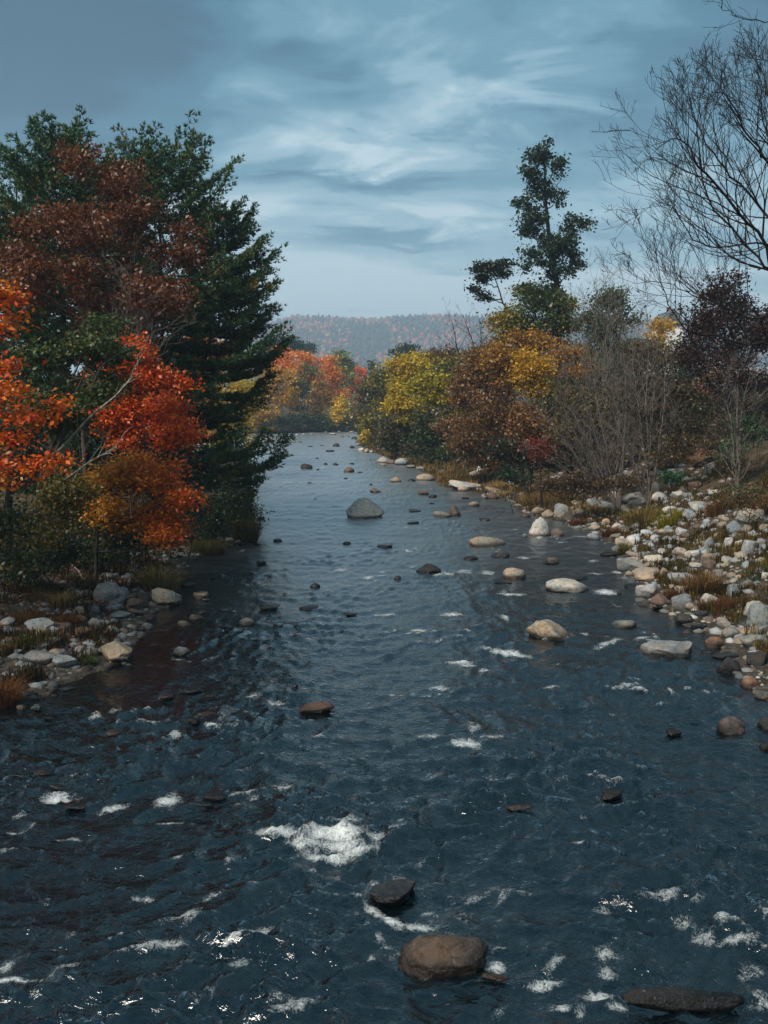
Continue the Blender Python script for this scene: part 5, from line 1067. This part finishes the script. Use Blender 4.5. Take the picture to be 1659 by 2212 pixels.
def tussock(label, px, py, w, h, pal, seed, n=420, name='grass_tussock', bend=(0.2, 0.9)):
    rng = np.random.RandomState(seed); p = at(px, py); k = np.linalg.norm(p - np.array([0, 0, CAM_H])) / FOCAL
    r = w * k * 0.5; hh = h * k
    a = rng.rand(n) * 6.28; q = np.sqrt(rng.rand(n)) * r * 0.75
    x = p[0] + np.cos(a) * q; y = p[1] + r * 0.5 + np.sin(a) * q * 0.8; z = np.maximum(G(x, y), 0.0)
    C = np.stack([x - p[0], y - p[1], z - p[2] - 0.03], -1)
    V, F4, F3, c = blades(C, hh * rng.uniform(0.35, 1.2, n) * (1.1 - 0.5 * (q / r) ** 2), np.full(n, 0.009) * rng.uniform(0.6, 1.5, n) * max(1, k * 45), rng.uniform(*bend, n), pal, rng, lean=np.stack([np.cos(a), np.sin(a), np.zeros(n)], -1) * (0.9 * q / r)[:, None])
    o = obj(name, mesh_np(name, V, F4, M_GRASS, cols=np.concatenate([c, c]), F2=F3), loc=tuple(p), label=label, category='grass', group='grass tussocks on the banks')
    return o
tussock('large golden grass tussock behind the smooth grey-tan boulder, left shore', 340, 1278, 95, 55, GOLD + GRNG[:2], 211, 1300)
tussock('tall straw-coloured tussock left of the biggest domed boulder', 132, 1315, 38, 42, GOLD[:3], 212, 420)
tussock('low red-brown tussock among the left shore cobbles', 142, 1352, 62, 24, REDB, 213, 700)
tussock('red-brown tussock at the left edge of the shore', 48, 1350, 80, 26, REDB + GRNG[:1], 214, 700)
tussock('reddish tussock in the left corner by the water', 8, 1530, 55, 50, REDB, 215, 700)
tussock('small green tussock beside the angular tan boulder', 190, 1440, 30, 22, GRNG[:2], 216, 300)
tussock('green tussock between left shore slabs', 50, 1405, 34, 28, GRNG[:2], 217, 300)
tussock('wide golden tussock at the right bank below the dark thicket', 1178, 1092, 130, 36, GOLD, 218, 1600)
tussock('golden tussock beside the long pale flat boulder', 1085, 1062, 80, 24, GOLD, 219, 900)
tussock('red-brown tussock just behind the round pale boulder', 1252, 1137, 46, 20, REDB, 220, 500)
tussock('second red-brown tussock, on the cobbles right of the round pale boulder', 1322, 1160, 50, 24, REDB, 221, 550)
tussock('golden-green grass in the middle of the right cobble bank', 1390, 1135, 90, 40, GRNG + GOLD, 222, 1200)
tussock('yellow-green weeds on the right cobble bank', 1450, 1140, 60, 40, [(0.12, 0.14, 0.02), (0.26, 0.22, 0.02), (0.36, 0.25, 0.02)], 223, 700)
tussock('brown dry tussock behind the peaked pale boulder, right shore', 1525, 1288, 90, 52, GOLD[:2] + REDB, 224, 1300)
tussock('red-brown tussock over the foot of the pale undercut boulder', 1440, 1298, 44, 26, REDB, 225, 500)
tussock('rust-red low grass at the waterline of the right shore', 1555, 1322, 90, 30, REDB, 226, 1000)
tussock('small olive tussock at the tip of the dark flat slab', 1348, 1198, 26, 30, GRNG, 227, 300)
tussock('golden tussock among the upper right cobbles', 1300, 1112, 50, 24, GOLD, 228, 600)
tussock('dry brown weeds high on the right slope', 1560, 1110, 70, 40, REDB + GOLD[:2], 229, 700)
tussock('dry brown weeds at the right edge of the slope', 1640, 1120, 70, 60, REDB + GOLD[:2], 230, 700)
tussock('olive grass on the tip of the left bank', 530, 1172, 60, 60, [(0.06, 0.06, 0.018), (0.12, 0.09, 0.03), (0.16, 0.10, 0.04)], 231, 900)
tussock('olive grass along the left waterline under the pine', 445, 1200, 90, 36, [(0.05, 0.055, 0.018), (0.10, 0.075, 0.025)], 232, 900)
bush('orange and green shrub on the right cobble bank', 40, 1590, [(1570,1235,30,26),(1600,1250,34,30),(1620,1225,26,22),(1555,1262,20,14)], 4200, 0.09, [OLIVE[0], OLIVE[1], (0.10, 0.08, 0.02), (0.36, 0.16, 0.02)], 233, name='autumn_shrub', clump=0.2, group='shrubs on the right slope')
bush('dark green shrub at the right edge above the big boulders', 36, 1640, [(1640,1285,34,28),(1660,1260,30,26),(1610,1290,20,16)], 3600, 0.09, [DEEP[0], DEEP[1], OLIVE[1]], 234, name='green_shrub', clump=0.2, group='shrubs on the right slope')
bush('bright green creeper on the slope near the thin sapling', 54, 1600, [(1610,925,34,22),(1640,945,30,20),(1590,960,24,18),(1565,985,24,14)], 3200, 0.17, [(0.02, 0.07, 0.022), (0.035, 0.105, 0.03), (0.06, 0.13, 0.035)], 235, name='creeper', clump=0.3, group='shrubs on the right slope')
bush('green leafy clump below the root stump', 54, 1455, [(1452,1040,14,10),(1462,1032,10,8),(1440,1028,9,7)], 700, 0.15, [(0.02, 0.07, 0.022), (0.04, 0.11, 0.03)], 236, name='leafy_clump', clump=0.2, group='shrubs on the right slope')
bush('brown-olive brush across the upper right slope', 58, 1500, [(1480,960,50,20),(1540,950,50,22),(1440,990,40,18),(1600,1000,44,22),(1640,1030,40,24)], 5200, 0.15, [BROWN[0], BROWN[1], OLIVE[1], BROWN[2]], 237, name='brush', clump=0.35, group='shrubs on the right slope', hollow=0.0)
bush('dense brown brush along the top of the right slope', 64, 1560, [(1450,930,50,26),(1510,925,50,28),(1570,930,50,30),(1630,930,50,34),(1420,965,40,24),(1490,975,50,22),(1560,985,50,22)], 12000, 0.17, [BROWN[0], DEEP[1], BROWN[1], OLIVE[1]], 243, name='brush', clump=0.4, group='shrubs on the right slope', hollow=0.0)
bush('brown and gold weeds on the right edge slope', 44, 1620, [(1600,1085,40,22),(1640,1065,40,28),(1560,1075,34,16),(1650,1130,34,30)], 3800, 0.10, [BROWN[0], BROWN[1], OLIVE[1], (0.26, 0.15, 0.02)], 238, name='weeds', clump=0.28, group='shrubs on the right slope', hollow=0.0)
bush('green shrub beside the golden right bank grass', 66, 1110, [(1105,1030,26,16),(1130,1040,22,14),(1085,1020,18,12)], 2200, 0.15, [DEEP[0], DEEP[1], (0.03, 0.06, 0.025)], 239, name='green_shrub', clump=0.3, group='shrubs on the right slope')
bush('dark undergrowth above the right shore rocks', 60, 1250, [(1230,1045,44,22),(1290,1050,44,20),(1340,1045,40,18),(1185,1050,30,16)], 5200, 0.15, [DEEP[0], BROWN[0], BROWN[1], OLIVE[0]], 240, name='undergrowth', clump=0.35, group='shrubs on the right slope')
bush('yellow-leafed sprig at the far end of the right bank', 165, 785, [(786,948,9,10),(790,935,7,8)], 500, 0.4, YELLOW, 241, name='yellow_sprig', clump=0.4, group='shrubs on the right slope')
bush('dark rounded bush over the far right grass', 105, 985, [(975,975,24,18),(995,965,20,18),(1010,985,24,14)], 2600, 0.26, [DEEP[1], OLIVE[1], OLIVE[2]], 242, name='green_shrub', clump=0.5, group='shrubs on the right slope')

def litter(label, n, px0, px1, py0, py1, seed, pal, size):
    rng = np.random.RandomState(seed); Q = np.array([at(px0 + (px1 - px0) * a, py0 + (py1 - py0) * b)[:2] for a in (0, .5, 1) for b in (0, .5, 1)])
    x = rng.uniform(Q[:, 0].min(), Q[:, 0].max(), n); y = rng.uniform(Q[:, 1].min(), Q[:, 1].max(), n); z = G(x, y)
    k = z > 0.15; x, y, z = x[k], y[k], z[k]; m = len(x)
    nrm = rand_unit(rng, m) * 0.45 + np.array([0, 0, 0.7]); nrm /= np.linalg.norm(nrm, axis=1)[:, None]
    u, v = perp_pair(nrm, rng); s = size * rng.uniform(0.6, 1.3, m)[:, None]
    V, F = leaf_quads(np.stack([x, y, z + 0.04 + 0.05 * rng.rand(m)], -1), u * s * 0.55, v * s * 0.38, 0.3, rng)
    obj('fallen_leaves', mesh_np('fallen_leaves', V, F, M_LEAF, cols=mixpal(pal, rng.rand(m), 0.35, rng)), kind='stuff', label=label, category='leaves')
litter('scattered fallen leaves on the left shore', 9000, 0, 450, 1170, 1400, 251, [(0.05, 0.025, 0.015), (0.14, 0.06, 0.03), (0.28, 0.14, 0.06), (0.36, 0.10, 0.02)], 0.13)
litter('brown fallen leaves and chips strewn over the right slope', 14000, 1380, 1659, 880, 1250, 252, [(0.05, 0.035, 0.03), (0.12, 0.075, 0.055), (0.22, 0.15, 0.11), (0.30, 0.12, 0.05)], 0.16)

# ------------------------------------------------------------------ driftwood
def log_thing(name, label, pts, r, mat, seed, extra=None, cat='log'):
    rng = np.random.RandomState(seed); P = [at(*p[:2]) + np.array([0, 0, p[2]]) for p in pts]; base = P[0].copy()
    tb = Tubes(); C = curve(P, 12, 0.03, rng) - base; tb.add(C, r * np.linspace(1, 0.55, 12) * rng.uniform(0.9, 1.1, 12), 7)
    for _ in range(5):
        i = rng.randint(3, 11); d = rng.normal(size=3) * 0.6 + np.array([0, 0, 0.3]); tb.add(np.array([C[i], C[i] + d * r * 4, C[i] + d * r * 7 + rng.normal(size=3) * 0.1]), np.array([r * .35, r * .22, r * .06]), 4)
    return obj(name, tb.mesh(name, mat), loc=tuple(base), label=label, category=cat)
log_thing('fallen_log', 'dark fallen log slanting up the right slope left of the root stump', [(1395,1030,.2),(1420,1000,.3),(1455,965,.5),(1480,955,.6)], 0.16, M_BARK_DARK, 261)
log_thing('fallen_branch', 'bent fallen branch resting at the foot of the grey bushes', [(1335,985,.8),(1365,1010,.5),(1395,1035,.2)], 0.09, M_BARK_GREY, 262, cat='branch')
log_thing('driftwood_stick', 'thin driftwood stick lying on the right bank boulders', [(1295,1080,.4),(1320,1090,.4),(1345,1096,.4)], 0.05, M_BARK_GREY, 263, cat='branch')
log_thing('driftwood_stick', 'curved dead branch lying in the left undergrowth', [(135,1225,.5),(160,1245,.4),(185,1262,.2)], 0.05, M_BARK_GREY, 264, cat='branch')
def root_stump():
    rng = np.random.RandomState(9); p = at(1512, 1012); p[2] += 0.15; k = np.linalg.norm(p - np.array([0, 0, CAM_H])) / FOCAL
    root = empty('root_stump', p, 'upturned brown root stump perched on the right slope', 'stump')
    v, f = rock_shape(77, 'angular', 4); v = v * np.array([26, 22, 19]) * k + np.array([0, 0.4, 16 * k]); v *= (1 + 0.18 * n3(v, 6, 7))[:, None]
    m = bark_material('root_wood', (0.07, 0.035, 0.02), (0.26, 0.15, 0.09), 7); obj('root_mass', mesh_np('root_mass', v, f, m, smooth=True), root)
    for i in range(16):
        a = rng.rand() * 6.28; e = rng.uniform(-0.2, 1.0); d = np.array([math.cos(a) * math.cos(e), -abs(math.sin(a)) * 0.5, math.sin(e)]); s = np.array([0, 0.3, 15 * k]) + d * 14 * k
        tb = Tubes(); L_ = rng.uniform(14, 34) * k
        q = s + d * L_ * 0.5 + rng.normal(size=3) * 0.12; tb.add(curve([s, q, q + (d + rng.normal(size=3) * 0.7) * L_ * 0.5], 7), 0.09 * np.linspace(1, 0.2, 7), 5)
        obj('root', tb.mesh('root', m), root)
root_stump()

# ------------------------------------------------------------------ footbridge behind the bend, sliver of a house behind the trees
def plain(name, c, rough=0.7, noise=8.0):
    m = material(name); t = NT(m); f = t.noise(t.n('ShaderNodeNewGeometry').outputs['Position'], noise, 4, 0.6)
    cc = t.mix(1.0, (*c, 1), t.ramp(f, [(0.3, (0.8,) * 3), (0.7, (1.1,) * 3)]), 'MULTIPLY')
    t.out(t.n('ShaderNodeBsdfPrincipled', {'Base Color': cc, 'Roughness': rough}).outputs[0]); return m
def box(name, parent, c, s, mat):
    x, y, z = [q / 2 for q in s]; b = min(s) * 0.06
    bm = bmesh.new(); bmesh.ops.create_cube(bm, size=1.0)
    for v in bm.verts: v.co = Vector((v.co.x * s[0] + c[0], v.co.y * s[1] + c[1], v.co.z * s[2] + c[2]))
    bmesh.ops.bevel(bm, geom=bm.edges[:], offset=b, segments=1, affect='EDGES')
    me = bpy.data.meshes.new(name); bm.to_mesh(me); bm.free(); me.materials.append(mat); return obj(name, me, parent)
def footbridge():
    Y = 268; a = atY(736, 878, Y); b = atY(806, 878, Y); Lx = b[0] - a[0]
    wood = plain('weathered_timber', (0.17, 0.14, 0.12)); steel = plain('bridge_girder', (0.09, 0.08, 0.075))
    r = empty('footbridge', (a[0] + Lx / 2, Y, a[2]), 'small timber footbridge crossing behind the far trees', 'bridge')
    box('deck', r, (0, 0, 0.1), (Lx, 2.6, 0.25), wood)
    for s in (-1, 1): box('girder', r, (0, s * 1.15, -0.42), (Lx, 0.3, 0.75), steel)
    n = 7
    for s in (-1, 1):
        for i in range(n): box('rail_post', r, (-Lx / 2 + 0.2 + i * (Lx - 0.4) / (n - 1), s * 1.42, 0.75), (0.14, 0.14, 1.3), wood)
        box('handrail', r, (0, s * 1.42, 1.47), (Lx, 0.2, 0.12), wood); box('mid_rail', r, (0, s * 1.42, 0.85), (Lx, 0.08, 0.1), wood)
    for s in (-1, 1): box('abutment', r, (s * (Lx / 2 + 0.6), 0, -2.2), (1.6, 3.4, 4.8), plain('abutment_stone', (0.25, 0.23, 0.2)))
footbridge()
def house():
    Y = 118; c = atY(1432, 770, Y); zb = gz(c[0], Y); hgt = atY(1432, 705, Y)[2] - zb
    white = plain('white_clapboard', (0.80, 0.80, 0.78)); slate = plain('slate_roof', (0.10, 0.13, 0.16)); dark = plain('window_glass', (0.03, 0.04, 0.05), 0.15); brick = plain('chimney_brick', (0.30, 0.13, 0.09))
    r = empty('white_house', (c[0] + 0.2, Y, zb), 'white house glimpsed as a sliver between the bare bushes and maroon tree', 'house')
    w, d = 2.6, 6.0
    n = 22; st = hgt / n
    for i in range(n): box('clapboard', r, (0, -d / 2 - 0.02 * (i % 2) * 0, st * (i + 0.5)), (w, 0.06, st * 0.96), white)
    box('wall', r, (0, 0.1, hgt / 2), (w - 0.06, d - 0.06, hgt), white)
    bm = bmesh.new(); vs = [bm.verts.new(q) for q in [(-w / 2 - .3, -d / 2 - .3, hgt), (w / 2 + .3, -d / 2 - .3, hgt), (0, -d / 2 - .3, hgt + 1.8), (-w / 2 - .3, d / 2 + .3, hgt), (w / 2 + .3, d / 2 + .3, hgt), (0, d / 2 + .3, hgt + 1.8)]]
    for q in [(0, 1, 2), (5, 4, 3), (0, 2, 5, 3), (2, 1, 4, 5), (1, 0, 3, 4)]: bm.faces.new([vs[i] for i in q])
    me = bpy.data.meshes.new('roof'); bm.to_mesh(me); bm.free(); me.materials.append(slate); ro = obj('roof', me, r)
    box('chimney', ro, (0.5, 0.5, hgt + 1.8), (0.5, 0.5, 1.2), brick)
    for zx in (-0.62, 0.62):
        for zz in (hgt * 0.3, hgt * 0.72):
            wd = box('window', r, (zx, -d / 2 - 0.06, zz), (0.8, 0.1, 1.6), white); box('pane', wd, (zx, -d / 2 - 0.12, zz), (0.6, 0.04, 1.36), dark)
house()

# ------------------------------------------------------------------ the air
def haze():
    m = material('haze_air'); t = NT(m)
    v = t.n('ShaderNodeVolumePrincipled', {'Color': (0.66, 0.83, 1.0, 1), 'Density': HAZE, 'Anisotropy': 0.15})
    t.n('ShaderNodeOutputMaterial', {1: v.outputs[0]})
    x0, x1, y0, y1, z0, z1 = -3300, 3300, -1700, 3350, -3.0, 300.0
    V = [(x, y, z) for z in (z0, z1) for y in (y0, y1) for x in (x0, x1)]
    obj('haze', mesh_np('haze', V, [[0, 2, 3, 1], [4, 5, 7, 6], [0, 1, 5, 4], [2, 6, 7, 3], [0, 4, 6, 2], [1, 3, 7, 5]], m), kind='stuff')
HAZE = 0.00040
haze()
